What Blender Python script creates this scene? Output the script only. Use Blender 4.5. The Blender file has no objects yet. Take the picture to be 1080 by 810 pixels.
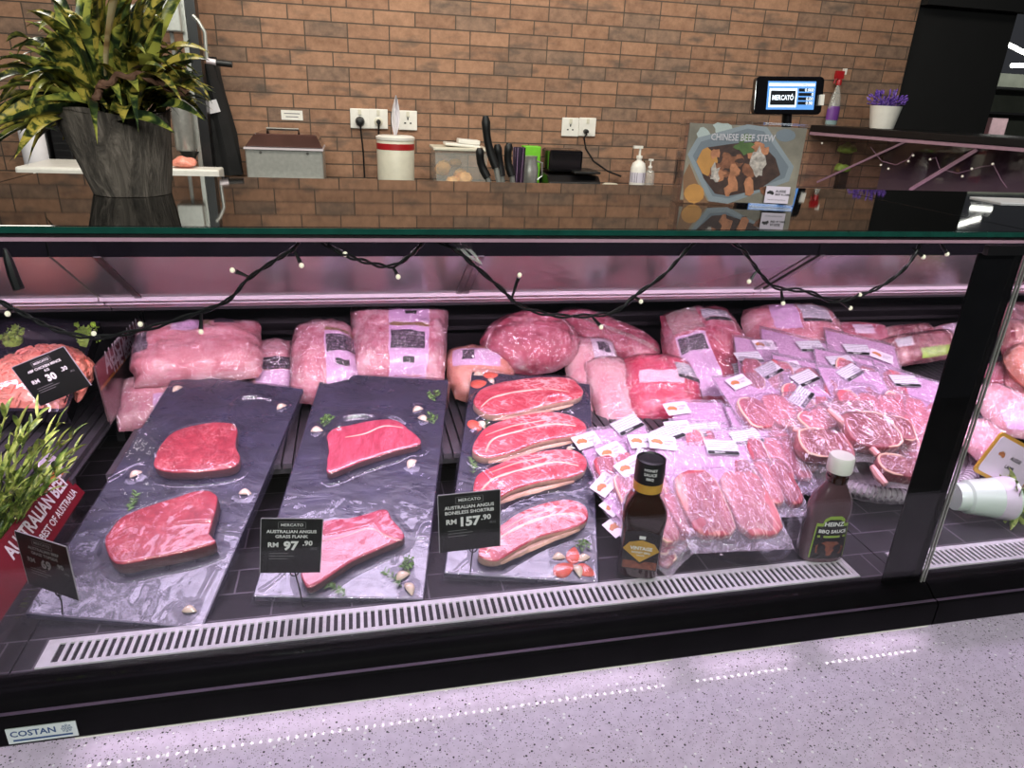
import bpy, math, random
import numpy as np
from mathutils import Vector, Matrix, noise
random.seed(7)
PI = math.pi
SC = bpy.context.scene
COL = SC.collection

# ---------------------------------------------------------------- camera (solved from the photo's vanishing points)
FPX, PX0, PY0 = 740.0, 540.0, 405.0
ROT = np.array([[0.97708739, 0.04038251, 0.20897245],
                [-0.2085062, 0.37870349, 0.90172547],
                [0.04272465, 0.92463664, -0.37844641]])
HCAM = 1.55
CAM = np.array([0, 0, HCAM])
def ray(px):
    return ROT @ np.array([px[0]-PX0, PY0-px[1], FPX])
def onz(px, z):
    r = ray(px); return Vector(CAM + r*(z-HCAM)/r[2])
def ony(px, y):
    r = ray(px); return Vector(CAM + r*y/r[1])
def onx(px, x):
    r = ray(px); return Vector(CAM + r*x/r[0])
class Plane:
    def __init__(s, p, n):
        s.p = Vector(p); s.n = Vector(n).normalized()
    def hit(s, px, off=0.0):
        r = Vector(ray(px)); p = s.p + s.n*off
        c = Vector(CAM); t = (p-c).dot(s.n)/r.dot(s.n)
        return c + r*t
def slope_plane(y0, z0, k):            # z = z0 + k (y - y0)
    return Plane((0, y0, z0), (0, -k, 1))
def frame(o, u, n):
    n = Vector(n).normalized(); u = Vector(u); u = (u - n*u.dot(n)).normalized(); v = n.cross(u)
    return Matrix(((u.x, v.x, n.x, o[0]), (u.y, v.y, n.y, o[1]), (u.z, v.z, n.z, o[2]), (0, 0, 0, 1)))
def loc(x, y, z, rz=0.0, rx=0.0, ry=0.0):
    return Matrix.Translation((x, y, z)) @ Matrix.Rotation(rz, 4, 'Z') @ Matrix.Rotation(rx, 4, 'X') @ Matrix.Rotation(ry, 4, 'Y')

# ---------------------------------------------------------------- mesh builder
class MB:
    def __init__(s):
        s.v = []; s.f = []; s.m = []
    def add(s, vs, fs, mat=0, M=None):
        b = len(s.v)
        s.v += [tuple(M @ Vector(v)) if M else tuple(v) for v in vs]
        s.f += [tuple(i+b for i in f) for f in fs]
        s.m += [mat]*len(fs)
        return s
    def box(s, c, d, mat=0, M=None):
        x, y, z = c; a, b, e = d[0]/2, d[1]/2, d[2]/2
        vs = [(x+i*a, y+j*b, z+k*e) for k in (-1, 1) for j in (-1, 1) for i in (-1, 1)]
        fs = [(0, 2, 3, 1), (4, 5, 7, 6), (0, 1, 5, 4), (2, 6, 7, 3), (0, 4, 6, 2), (1, 3, 7, 5)]
        return s.add(vs, fs, mat, M)
    def bb(s, x0, x1, y0, y1, z0, z1, mat=0, M=None):
        return s.box(((x0+x1)/2, (y0+y1)/2, (z0+z1)/2), (x1-x0, y1-y0, z1-z0), mat, M)
    def poly(s, pts, mat=0, M=None):
        return s.add(pts, [tuple(range(len(pts)))], mat, M)
    def prism(s, pts, h0, h1, mat=0, M=None):         # 2D outline (ccw) extruded along z
        n = len(pts)
        vs = [(p[0], p[1], h0) for p in pts] + [(p[0], p[1], h1) for p in pts]
        fs = [tuple(reversed(range(n))), tuple(range(n, 2*n))] + [(i, (i+1) % n, n+(i+1) % n, n+i) for i in range(n)]
        return s.add(vs, fs, mat, M)
    def extr_x(s, prof, x0, x1, mat=0):               # closed (y,z) profile along x
        n = len(prof)
        vs = [(x0, p[0], p[1]) for p in prof] + [(x1, p[0], p[1]) for p in prof]
        fs = [tuple(range(n)), tuple(reversed(range(n, 2*n)))] + [((i+1) % n, i, n+i, n+(i+1) % n) for i in range(n)]
        return s.add(vs, fs, mat)
    def lathe(s, prof, n=24, mat=0, M=None, sx=1, sy=1, pw=2.0):
        vs = []; fs = []
        for r, z in prof:
            for k in range(n):
                a = 2*PI*k/n; c, d = math.cos(a), math.sin(a)
                q = (abs(c)**pw + abs(d)**pw)**(-1/pw)
                vs.append((r*c*q*sx, r*d*q*sy, z))
        m = len(prof)
        for j in range(m-1):
            for k in range(n):
                fs.append((j*n+k, j*n+(k+1) % n, (j+1)*n+(k+1) % n, (j+1)*n+k))
        fs.append(tuple(reversed(range(n)))); fs.append(tuple(range((m-1)*n, m*n)))
        return s.add(vs, fs, mat, M)
    def tube(s, path, r, n=8, mat=0, M=None, closed=False):
        P = [Vector(p) for p in path]; m = len(P); vs = []; fs = []
        rr = r if hasattr(r, '__len__') else [r]*m
        up = Vector((0.13, 0.21, 1)).normalized()
        for i, p in enumerate(P):
            a = P[(i-1) % m] if closed else P[max(i-1, 0)]
            b = P[(i+1) % m] if closed else P[min(i+1, m-1)]
            t = (b-a).normalized()
            u = t.cross(up)
            if u.length < 1e-3: u = t.cross(Vector((1, 0, 0)))
            u.normalize(); w = t.cross(u)
            for k in range(n):
                an = 2*PI*k/n
                vs.append(p + (u*math.cos(an) + w*math.sin(an))*rr[i])
        for i in range(m if closed else m-1):
            j = (i+1) % m
            for k in range(n):
                fs.append((i*n+k, i*n+(k+1) % n, j*n+(k+1) % n, j*n+k))
        if not closed:
            fs.append(tuple(reversed(range(n)))); fs.append(tuple(range((m-1)*n, m*n)))
        return s.add(vs, fs, mat, M)
    def grid(s, fn, nu, nv, mat=0, M=None, flip=False):
        vs = [fn(i/nu, j/nv) for j in range(nv+1) for i in range(nu+1)]
        w = nu+1; fs = []
        for j in range(nv):
            for i in range(nu):
                q = (j*w+i, j*w+i+1, (j+1)*w+i+1, (j+1)*w+i)
                fs.append(tuple(reversed(q)) if flip else q)
        return s.add(vs, fs, mat, M)
    def merge(s, o, M=None):
        b = len(s.v)
        s.v += [tuple(M @ Vector(v)) if M else v for v in o.v]
        s.f += [tuple(i+b for i in f) for f in o.f]; s.m += o.m
        return s
    def mesh(s, name, mats, smooth=True, ang=40):
        me = bpy.data.meshes.new(name)
        me.from_pydata([tuple(v) for v in s.v], [], s.f)
        for m in (mats if isinstance(mats, (list, tuple)) else [mats]):
            me.materials.append(m)
        me.polygons.foreach_set('material_index', s.m)
        me.validate(); me.update()
        if smooth:
            me.polygons.foreach_set('use_smooth', [True]*len(me.polygons))
            try: me.set_sharp_from_angle(angle=math.radians(ang))
            except Exception: pass
        return me

def props(o, label=None, cat=None, group=None, kind=None):
    if label: o['label'] = label
    if cat: o['category'] = cat
    if group: o['group'] = group
    if kind: o['kind'] = kind
    return o
def thing(name, label, cat, M=None, group=None):
    o = bpy.data.objects.new(name, None); o.empty_display_size = 0.05
    COL.objects.link(o); o.matrix_world = M if M else Matrix()
    return props(o, label, cat, group)
def part(name, mb, mats, parent=None, label=None, smooth=True, bevel=0, ang=40, kind=None):
    me = mb if isinstance(mb, bpy.types.Mesh) else mb.mesh(name, mats, smooth, ang)
    o = bpy.data.objects.new(name, me); COL.objects.link(o)
    if parent: o.parent = parent
    if label: o['label'] = label
    if kind: o['kind'] = kind
    if bevel:
        b = o.modifiers.new('bevel', 'BEVEL'); b.width = bevel; b.segments = 2; b.limit_method = 'ANGLE'; b.angle_limit = math.radians(50)
    return o
def solo(name, mb, mats, label, cat, M=None, group=None, **k):
    o = part(name, mb, mats, None, **k)
    if M: o.matrix_world = M
    return props(o, label, cat, group)
def struct(name, mb, mats, **k):
    o = part(name, mb, mats, None, **k); o['kind'] = 'structure'; return o

_txt = {}
def text_mb(t, size, align='CENTER', bold=0.0, mat=0, ratio=1.0, shear=0.0):
    key = (t, align, bold, shear)
    if key not in _txt:
        c = bpy.data.curves.new('lettering', 'FONT'); c.body = t; c.size = 1; c.align_x = align; c.align_y = 'CENTER'
        c.offset = bold; c.resolution_u = 2; c.shear = shear
        o = bpy.data.objects.new('lettering', c); COL.objects.link(o)
        bpy.context.view_layer.update()
        me = bpy.data.meshes.new_from_object(o.evaluated_get(bpy.context.evaluated_depsgraph_get()))
        vs = [tuple(v.co) for v in me.vertices]; fs = [tuple(p.vertices) for p in me.polygons]
        bpy.data.objects.remove(o); bpy.data.meshes.remove(me); bpy.data.curves.remove(c)
        _txt[key] = (vs, fs)
    vs, fs = _txt[key]
    return MB().add([(v[0]*size*ratio, v[1]*size, 0) for v in vs], fs, mat)

# ---------------------------------------------------------------- materials
def new_mat(name):
    m = bpy.data.materials.new(name); m.use_nodes = True
    nt = m.node_tree; nt.nodes.clear()
    out = nt.nodes.new('ShaderNodeOutputMaterial')
    return m, nt, out
def N(nt, t, **k):
    n = nt.nodes.new(t)
    for a, b in k.items():
        if a in n.inputs: n.inputs[a].default_value = b
        else: setattr(n, a, b)
    return n
def ramp(nt, fac, stops, interp='LINEAR'):
    r = nt.nodes.new('ShaderNodeValToRGB'); r.color_ramp.interpolation = interp
    e = r.color_ramp.elements
    while len(e) < len(stops): e.new(0.5)
    for i, (p, c) in enumerate(stops):
        e[i].position = p; e[i].color = (*c, 1) if len(c) == 3 else c
    nt.links.new(fac, r.inputs[0]); return r.outputs[0]
def srgb(r, g, b):
    f = lambda c: (c/255/12.92 if c/255 <= 0.04045 else ((c/255+0.055)/1.055)**2.4)
    return (f(r), f(g), f(b))
def coords(nt, scale=(1, 1, 1), kind='Object'):
    tc = nt.nodes.new('ShaderNodeTexCoord'); mp = nt.nodes.new('ShaderNodeMapping')
    mp.inputs['Scale'].default_value = scale if hasattr(scale, '__len__') else (scale,)*3
    nt.links.new(tc.outputs[kind], mp.inputs[0]); return mp.outputs[0]
def noise_tex(nt, co, scale, detail=4, rough=0.55, dist=0.0):
    n = N(nt, 'ShaderNodeTexNoise', Scale=scale, Detail=detail, Roughness=rough, Distortion=dist)
    nt.links.new(co, n.inputs['Vector']); return n.outputs[0]
def bump(nt, h, strength=0.3, dist=0.01):
    b = N(nt, 'ShaderNodeBump', Strength=strength, Distance=dist); nt.links.new(h, b.inputs['Height']); return b.outputs[0]
def mixc(nt, fac, a, b, mode='MIX'):
    m = nt.nodes.new('ShaderNodeMix'); m.data_type = 'RGBA'; m.blend_type = mode
    for s, val in ((m.inputs[0], fac), (m.inputs[6], a), (m.inputs[7], b)):
        if isinstance(val, bpy.types.NodeSocket): nt.links.new(val, s)
        elif hasattr(val, '__len__'): s.default_value = (*val[:3], 1)
        else: s.default_value = val
    return m.outputs[2]
def math_n(nt, op, a, b=0.0, clamp=False):
    m = nt.nodes.new('ShaderNodeMath'); m.operation = op; m.use_clamp = clamp
    for s, val in ((m.inputs[0], a), (m.inputs[1], b)):
        if isinstance(val, bpy.types.NodeSocket): nt.links.new(val, s)
        else: s.default_value = val
    return m.outputs[0]
def plain(name, c, rough=0.5, metal=0.0, var=0.08, vs=30, bmp=0.0, bs=200, coat=0.0, emit=None, es=0.0, spec=None, bd=0.002):
    m, nt, out = new_mat(name)
    p = nt.nodes.new('ShaderNodeBsdfPrincipled'); nt.links.new(p.outputs[0], out.inputs[0])
    co = coords(nt)
    nz = noise_tex(nt, co, vs)
    lo = tuple(max(0, x*(1-var)) for x in c); hi = tuple(min(1, x*(1+var)) for x in c)
    nt.links.new(ramp(nt, nz, [(0.3, lo), (0.7, hi)]), p.inputs['Base Color'])
    p.inputs['Roughness'].default_value = rough; p.inputs['Metallic'].default_value = metal
    p.inputs['Coat Weight'].default_value = coat; p.inputs['Coat Roughness'].default_value = 0.06
    if spec is not None: p.inputs['Specular IOR Level'].default_value = spec
    if bmp: nt.links.new(bump(nt, noise_tex(nt, co, bs), bmp, bd), p.inputs['Normal'])
    if emit: p.inputs['Emission Color'].default_value = (*emit, 1); p.inputs['Emission Strength'].default_value = es
    return m
def schlick(nt, normal=None, f0=0.04):
    g = nt.nodes.new('ShaderNodeNewGeometry'); d = nt.nodes.new('ShaderNodeVectorMath'); d.operation = 'DOT_PRODUCT'
    nt.links.new(g.outputs['Incoming'], d.inputs[0]); nt.links.new(normal if normal else g.outputs['Normal'], d.inputs[1])
    c = math_n(nt, 'SUBTRACT', 1.0, math_n(nt, 'ABSOLUTE', d.outputs['Value']), True)
    return math_n(nt, 'ADD', math_n(nt, 'MULTIPLY', math_n(nt, 'POWER', c, 5.0), 1-f0), f0)
def film(name, haze=0.05, haze_col=(0.9, 0.85, 0.95), gloss=1.0, rough=0.06, wrinkle=0.5, ws=35, trans_col=(1, 1, 1), stretch=(1, 1, 1), wd=0.006):
    """clear plastic: see-through, a little milky, with sharp glints on its folds"""
    m, nt, out = new_mat(name)
    co = coords(nt, stretch)
    h = noise_tex(nt, co, ws, 3, 0.6, 1.2)
    v = N(nt, 'ShaderNodeTexVoronoi', Scale=ws*0.7, feature='DISTANCE_TO_EDGE'); nt.links.new(co, v.inputs['Vector'])
    hh = math_n(nt, 'ADD', h, math_n(nt, 'MULTIPLY', v.outputs[0], 0.5))
    nb = bump(nt, hh, wrinkle, wd)
    tr = N(nt, 'ShaderNodeBsdfTransparent'); tr.inputs[0].default_value = (*trans_col, 1)
    df = N(nt, 'ShaderNodeBsdfDiffuse'); df.inputs[0].default_value = (*haze_col, 1)
    gl = N(nt, 'ShaderNodeBsdfGlossy', Roughness=rough); nt.links.new(nb, gl.inputs['Normal'])
    fr = schlick(nt)
    m1 = nt.nodes.new('ShaderNodeMixShader'); m1.inputs[0].default_value = haze
    nt.links.new(tr.outputs[0], m1.inputs[1]); nt.links.new(df.outputs[0], m1.inputs[2])
    m2 = nt.nodes.new('ShaderNodeMixShader'); nt.links.new(math_n(nt, 'MINIMUM', math_n(nt, 'MULTIPLY', fr, gloss, True), 0.45), m2.inputs[0])
    nt.links.new(m1.outputs[0], m2.inputs[1]); nt.links.new(gl.outputs[0], m2.inputs[2])
    nt.links.new(m2.outputs[0], out.inputs[0]); return m
def clear_glass(name, tint=(0.96, 0.99, 0.97), gloss=1.0, rough=0.01):
    m, nt, out = new_mat(name)
    tr = N(nt, 'ShaderNodeBsdfTransparent'); tr.inputs[0].default_value = (*tint, 1)
    gl = N(nt, 'ShaderNodeBsdfGlossy', Roughness=rough)
    fr = schlick(nt, None, 0.04)
    m2 = nt.nodes.new('ShaderNodeMixShader'); nt.links.new(math_n(nt, 'MINIMUM', math_n(nt, 'MULTIPLY', fr, gloss, True), 0.45), m2.inputs[0])
    nt.links.new(tr.outputs[0], m2.inputs[1]); nt.links.new(gl.outputs[0], m2.inputs[2])
    nt.links.new(m2.outputs[0], out.inputs[0]); return m
def meat(name, lean, lean2, fat, amount=0.5, scale=18, stretch=(1, 1, 1), vein=0.06, coat=0.3, wrinkle=0.25, ws=40, patch=0.0, rough=0.4, coat_r=0.08, cw=0.3, cws=28):
    """flesh: two reds, thin pale veins and optional fat patches; coat is the moist / vacuum film gloss"""
    m, nt, out = new_mat(name)
    p = nt.nodes.new('ShaderNodeBsdfPrincipled'); nt.links.new(p.outputs[0], out.inputs[0])
    co = coords(nt, stretch)
    n1 = noise_tex(nt, co, scale, 5, 0.6, 0.6)
    base = ramp(nt, n1, [(0.32, lean), (0.68, lean2)])
    wob = N(nt, 'ShaderNodeTexNoise', Scale=scale*0.8, Detail=3); nt.links.new(co, wob.inputs['Vector'])
    vm = nt.nodes.new('ShaderNodeVectorMath'); vm.operation = 'MULTIPLY_ADD'
    nt.links.new(wob.outputs['Color'], vm.inputs[0]); vm.inputs[1].default_value = (0.05, 0.05, 0.05); nt.links.new(co, vm.inputs[2])
    vo = N(nt, 'ShaderNodeTexVoronoi', Scale=scale*1.5, feature='DISTANCE_TO_EDGE'); nt.links.new(vm.outputs[0], vo.inputs['Vector'])
    veins = ramp(nt, vo.outputs[0], [(0.0, (1, 1, 1)), (vein, (0, 0, 0))])
    gate = ramp(nt, noise_tex(nt, co, scale*0.5, 3), [(0.42, (0, 0, 0)), (0.6, (1, 1, 1))])
    f = math_n(nt, 'MULTIPLY', math_n(nt, 'MULTIPLY', veins, gate), amount)
    if patch:
        pt = ramp(nt, noise_tex(nt, co, scale*0.32, 4, 0.6, 0.8), [(0.5, (0, 0, 0)), (0.6, (1, 1, 1))])
        f = math_n(nt, 'ADD', f, math_n(nt, 'MULTIPLY', pt, patch), True)
    nt.links.new(mixc(nt, f, base, fat), p.inputs['Base Color'])
    p.inputs['Roughness'].default_value = rough
    p.inputs['Coat Weight'].default_value = coat; p.inputs['Coat Roughness'].default_value = coat_r
    nt.links.new(bump(nt, noise_tex(nt, co, ws*2.2, 4), wrinkle, 0.003), p.inputs['Normal'])
    cv = N(nt, 'ShaderNodeTexVoronoi', Scale=cws, feature='DISTANCE_TO_EDGE'); nt.links.new(vm.outputs[0], cv.inputs['Vector'])
    ch = math_n(nt, 'ADD', noise_tex(nt, co, cws, 3, 0.6, 1.5), math_n(nt, 'MULTIPLY', cv.outputs[0], 0.6))
    nt.links.new(bump(nt, ch, min(1, cw), 0.008 if cw < .5 else 0.022), p.inputs['Coat Normal'])
    p.inputs['Subsurface Weight'].default_value = 0.0
    return m
def print_lines(name, paper, ink, sx, sy, thr=0.5):
    """paper with rows of tiny unreadable print (rows along local x)"""
    m, nt, out = new_mat(name)
    p = nt.nodes.new('ShaderNodeBsdfPrincipled'); nt.links.new(p.outputs[0], out.inputs[0])
    co = coords(nt)
    sep = nt.nodes.new('ShaderNodeSeparateXYZ'); nt.links.new(co, sep.inputs[0])
    row = math_n(nt, 'FRACT', math_n(nt, 'MULTIPLY', sep.outputs[1], sy))
    rmask = math_n(nt, 'LESS_THAN', row, 0.4)
    nz = noise_tex(nt, coords(nt, (sx, sy*0.9, 1)), 1.0, 1)
    cmask = math_n(nt, 'GREATER_THAN', nz, thr)
    nt.links.new(mixc(nt, math_n(nt, 'MULTIPLY', math_n(nt, 'MULTIPLY', rmask, cmask), 0.75), paper, ink), p.inputs['Base Color'])
    p.inputs['Roughness'].default_value = 0.35
    return m
M = {}
M['black'] = plain('black satin metal', srgb(16, 15, 17), 0.32, 0, 0.2, 20)
M['black_matt'] = plain('black matt panel', srgb(11, 11, 12), 0.75, 0, 0.15, 8)
M['black_gloss'] = plain('black gloss trim', srgb(12, 11, 14), 0.12, 0, 0.2, 20, coat=0.4)
M['deck_glass'] = plain('dark deck glass', srgb(10, 11, 11), 0.03, 0, 0.1, 5, spec=0.75)
M['green_edge'] = plain('green glass edge', srgb(16, 60, 52), 0.1, 0, 0.2, 40, coat=0.6)
M['steel'] = plain('brushed steel', srgb(176, 176, 170), 0.3, 0.6, 0.1, 60)
M['steel_dark'] = plain('dull steel', srgb(110, 108, 104), 0.3, 0.9, 0.15, 30)
M['white_metal'] = plain('white enamelled lip', srgb(215, 205, 210), 0.3, 0.2, 0.05, 20, coat=0.3)
M['grate'] = plain('pale grille metal', srgb(230, 222, 230), 0.35, 0.25, 0.1, 60)
M['mirror'] = plain('mirror door glass', srgb(124, 124, 121), 0.17, 0.42, 0.05, 3)
M['wire_black'] = plain('black wire', srgb(12, 12, 12), 0.4)
M['white_plastic'] = plain('white plastic', srgb(225, 222, 214), 0.35, 0, 0.05)
M['cream_plastic'] = plain('cream plastic', srgb(205, 200, 182), 0.4, 0, 0.05)
M['white_paper'] = plain('white paper', srgb(228, 224, 228), 0.6, 0, 0.04)
M['black_plastic'] = plain('black plastic', srgb(15, 15, 16), 0.45, 0, 0.2)
M['black_card'] = plain('black price card', srgb(20, 21, 20), 0.4, 0, 0.15)
M['white_ink'] = plain('white ink', srgb(225, 222, 222), 0.5, 0, 0.03)
M['grey_ink'] = plain('grey ink', srgb(120, 118, 120), 0.5, 0, 0.1)
M['dark_ink'] = plain('dark ink', srgb(28, 24, 28), 0.5, 0, 0.1)
M['black_ink'] = plain('black label strip', srgb(16, 14, 16), 0.45, 0, 0.15)
M['red_plastic'] = plain('red plastic', srgb(160, 25, 30), 0.4)
M['green_plastic'] = plain('green plastic', srgb(110, 190, 40), 0.45)
M['led'] = plain('white led diode', srgb(255, 240, 255), 0.4, emit=(1.0, 0.86, 1.0), es=22)
M['bulb'] = plain('warm fairy bulb', srgb(250, 240, 215), 0.25, emit=(1.0, 0.9, 0.72), es=0.35)
M['garlic'] = plain('garlic clove', srgb(228, 200, 178), 0.45, 0, 0.12, 60, 0.2, 150, coat=0.2)
M['fat'] = meat('pale beef fat', srgb(222, 170, 150), srgb(235, 195, 180), srgb(245, 215, 205), 0.4, 30, wrinkle=0.3)
M['fat_edge'] = meat('browned fat edge', srgb(170, 130, 112), srgb(205, 160, 140), srgb(225, 195, 180), 0.4, 30, wrinkle=0.4)
M['herb'] = plain('green herb leaf', srgb(90, 120, 62), 0.55, 0, 0.35, 60)
M['lettuce'] = plain('curly lettuce', srgb(150, 185, 70), 0.5, 0, 0.35, 50)
M['tomato'] = plain('tomato flesh', srgb(214, 88, 66), 0.45, 0, 0.2, 40, coat=0.3)
M['bone'] = plain('pale bone', srgb(205, 170, 165), 0.5, 0, 0.15, 50)
M['lean'] = meat('lean raw beef', srgb(134, 24, 36), srgb(176, 54, 64), srgb(222, 150, 150), 0.75, 58, vein=0.05, coat=0.12, coat_r=0.2, cw=0.15)
M['flank'] = meat('pink flank steak', srgb(158, 36, 58), srgb(194, 70, 92), srgb(222, 140, 158), 0.45, 70, stretch=(1.2, 0.35, 1), vein=0.06, coat=0.12, coat_r=0.2, cw=0.15)
M['marbled'] = meat('marbled short rib', srgb(164, 34, 50), srgb(204, 76, 88), srgb(238, 178, 180), 0.9, 44, stretch=(0.6, 1.1, 1), vein=0.13, coat=0.12, coat_r=0.2, cw=0.2, patch=.12)
M['oxid'] = plain('browned steak side', srgb(92, 48, 44), 0.45, 0, 0.25, 40, 0.3, 100, coat=0.2)
M['mince'] = meat('raw chicken mince', srgb(232, 128, 108), srgb(246, 164, 142), srgb(250, 205, 192), 0.6, 90, wrinkle=0.9, ws=45, coat=0.3)
M['roast'] = meat('fatty vacuum packed roast', srgb(200, 92, 112), srgb(230, 148, 160), srgb(244, 205, 212), 0.35, 30, stretch=(0.6, 1.3, 1), vein=0.10, coat=1.0, wrinkle=0.9, patch=0.45, cw=1.0, cws=60)
M['roast2'] = meat('pale mottled vacuum roast', srgb(200, 96, 120), srgb(230, 152, 168), srgb(246, 208, 216), 0.5, 60, vein=0.16, coat=1.0, wrinkle=1.0, patch=0.4, cw=1.0, cws=75)
M['dome'] = meat('round vacuum packed joint', srgb(168, 40, 72), srgb(206, 88, 116), srgb(226, 160, 182), 0.35, 26, vein=0.10, coat=1.0, wrinkle=0.9, patch=0.4, cw=1.0, cws=40)
M['tender'] = meat('vacuum packed tenderloin', srgb(150, 32, 66), srgb(190, 70, 100), srgb(222, 150, 172), 0.4, 30, vein=0.08, coat=1.0, wrinkle=0.7, patch=0.3, cw=1.0, cws=50)
M['crimson'] = meat('bright crimson beef pack', srgb(205, 16, 70), srgb(230, 56, 104), srgb(240, 150, 180), 0.25, 26, vein=0.08, coat=1.0, wrinkle=0.7, patch=0.2, cw=1.0, cws=45)
M['palepack'] = meat('pale pink packed meat', srgb(218, 128, 148), srgb(238, 174, 186), srgb(248, 215, 222), 0.3, 28, vein=0.10, coat=1.0, wrinkle=0.8, patch=0.35, cw=1.0, cws=50)
M['bagmeat'] = meat('packed beef steak', srgb(136, 36, 52), srgb(180, 72, 86), srgb(234, 172, 166), 0.9, 22, stretch=(2.0, 0.35, 1), vein=0.10, coat=0.6, patch=0.8, cw=0.6)
M['bagmeat2'] = meat('packed pink steak', srgb(168, 66, 82), srgb(206, 112, 122), srgb(242, 195, 192), 0.8, 22, stretch=(1.5, 0.4, 1), vein=0.10, coat=0.8, patch=0.6, cw=0.6)
M['lamb'] = meat('packed lamb chop', srgb(112, 36, 52), srgb(160, 70, 84), srgb(222, 165, 165), 0.8, 24, stretch=(1.4, 0.4, 1), vein=0.10, coat=1.0, patch=0.35, cw=0.9, cws=40)
M['lambfat'] = meat('lamb fat edge', srgb(212, 140, 142), srgb(230, 170, 168), srgb(245, 210, 208), 0.5, 30, coat=0.8, cw=0.5)
M['sausage'] = meat('orange pink sausage meat', srgb(216, 122, 105), srgb(235, 155, 135), srgb(245, 195, 180), 0.5, 40, coat=1.0, cw=0.6)
M['cling'] = film('cling film', 0.03, (0.62, 0.55, 0.85), 1.5, 0.10, 0.35, 14, wd=0.006)
M['pouch'] = film('vacuum pouch film', 0.13, (0.78, 0.60, 0.82), 3.2, 0.08, 1.0, 34, stretch=(1.5, 0.7, 1), wd=0.022)
M['liner'] = plain('milky pouch backing', srgb(198, 150, 190), 0.4, 0, 0.06, 40, 0.5, 60, coat=0.5)
M['clearbag'] = film('clear bag film', 0.03, (0.9, 0.8, 0.9), 3.2, 0.08, 1.0, 34, stretch=(1.2, 0.6, 1), wd=0.022)
M['shrink'] = film('shrink film', 0.03, (0.95, 0.8, 0.9), 4.5, 0.10, 1.0, 38, stretch=(1.0, 1.0, 1), wd=0.02)
M['glass'] = clear_glass('front glass', (0.97, 0.985, 0.98), 1.0)
M['acrylic'] = clear_glass('clear acrylic', (0.95, 0.94, 0.96), 1.3, 0.03)
M['plate_glass'] = clear_glass('plate glass', (0.9, 0.93, 0.95), 2.0, 0.03)
M['clear_plastic'] = film('clear plastic tub', 0.25, (0.75, 0.76, 0.7), 1.0, 0.15, 0.1, 30)
M['label'] = print_lines('price label print', srgb(208, 202, 214), srgb(40, 32, 50), 330, 170, 0.45)
M['label_lilac'] = print_lines('lilac pack print', srgb(228, 180, 224), srgb(110, 80, 125), 420, 170, 0.56)
M['label_white'] = print_lines('white pack print', srgb(234, 208, 230), srgb(130, 100, 145), 420, 170, 0.55)
M['lilac'] = plain('lilac printed pouch', srgb(224, 176, 222), 0.4, 0, 0.04, 10, coat=0.8)
M['kraft'] = plain('kraft band', srgb(150, 115, 80), 0.5)
M['sticker'] = plain('white sticker', srgb(216, 202, 218), 0.4, 0, 0.03)
M['map'] = plain('brown map print', srgb(176, 112, 72), 0.5, 0, 0.25, 60)
M['crest'] = print_lines('dark crest print', srgb(40, 30, 48), srgb(200, 165, 205), 420, 150, 0.56)
M['maroon'] = plain('maroon poster', srgb(122, 26, 40), 0.4, 0, 0.1, 8)
M['orange_print'] = plain('orange poster edge', srgb(196, 128, 62), 0.45, 0, 0.2, 20)
M['dim_print'] = plain('dark poster photo', srgb(82, 62, 62), 0.4, 0, 0.4, 20)
M['wicker'] = plain('grey wicker', srgb(176, 162, 174), 0.6, 0, 0.3, 60, 0.4, 120)
M['slatwood'] = plain('black slatted riser', srgb(74, 69, 75), 0.4, 0, 0.2, 30)
M['wallb'] = plain('dark case liner', srgb(22, 18, 21), 0.55, 0, 0.2, 6)
M['leafgreen'] = None

def mk_slate():
    m, nt, out = new_mat('dark slate board')
    p = nt.nodes.new('ShaderNodeBsdfPrincipled'); nt.links.new(p.outputs[0], out.inputs[0])
    co = coords(nt, (1, 2.2, 1))
    nt.links.new(ramp(nt, noise_tex(nt, co, 9, 8, 0.65, 0.5), [(0.3, srgb(27, 26, 36)), (0.55, srgb(44, 42, 60)), (0.75, srgb(70, 66, 94))]), p.inputs['Base Color'])
    nt.links.new(ramp(nt, noise_tex(nt, co, 14, 5, 0.6, 1.0), [(0.3, (0.22,)*3), (0.75, (0.46,)*3)]), p.inputs['Roughness'])
    nt.links.new(bump(nt, noise_tex(nt, co, 10, 5, 0.55, 0.8), 0.3, 0.012), p.inputs['Normal'])
    p.inputs['Specular IOR Level'].default_value = 1.0
    return m
M['slate'] = mk_slate()

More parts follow.
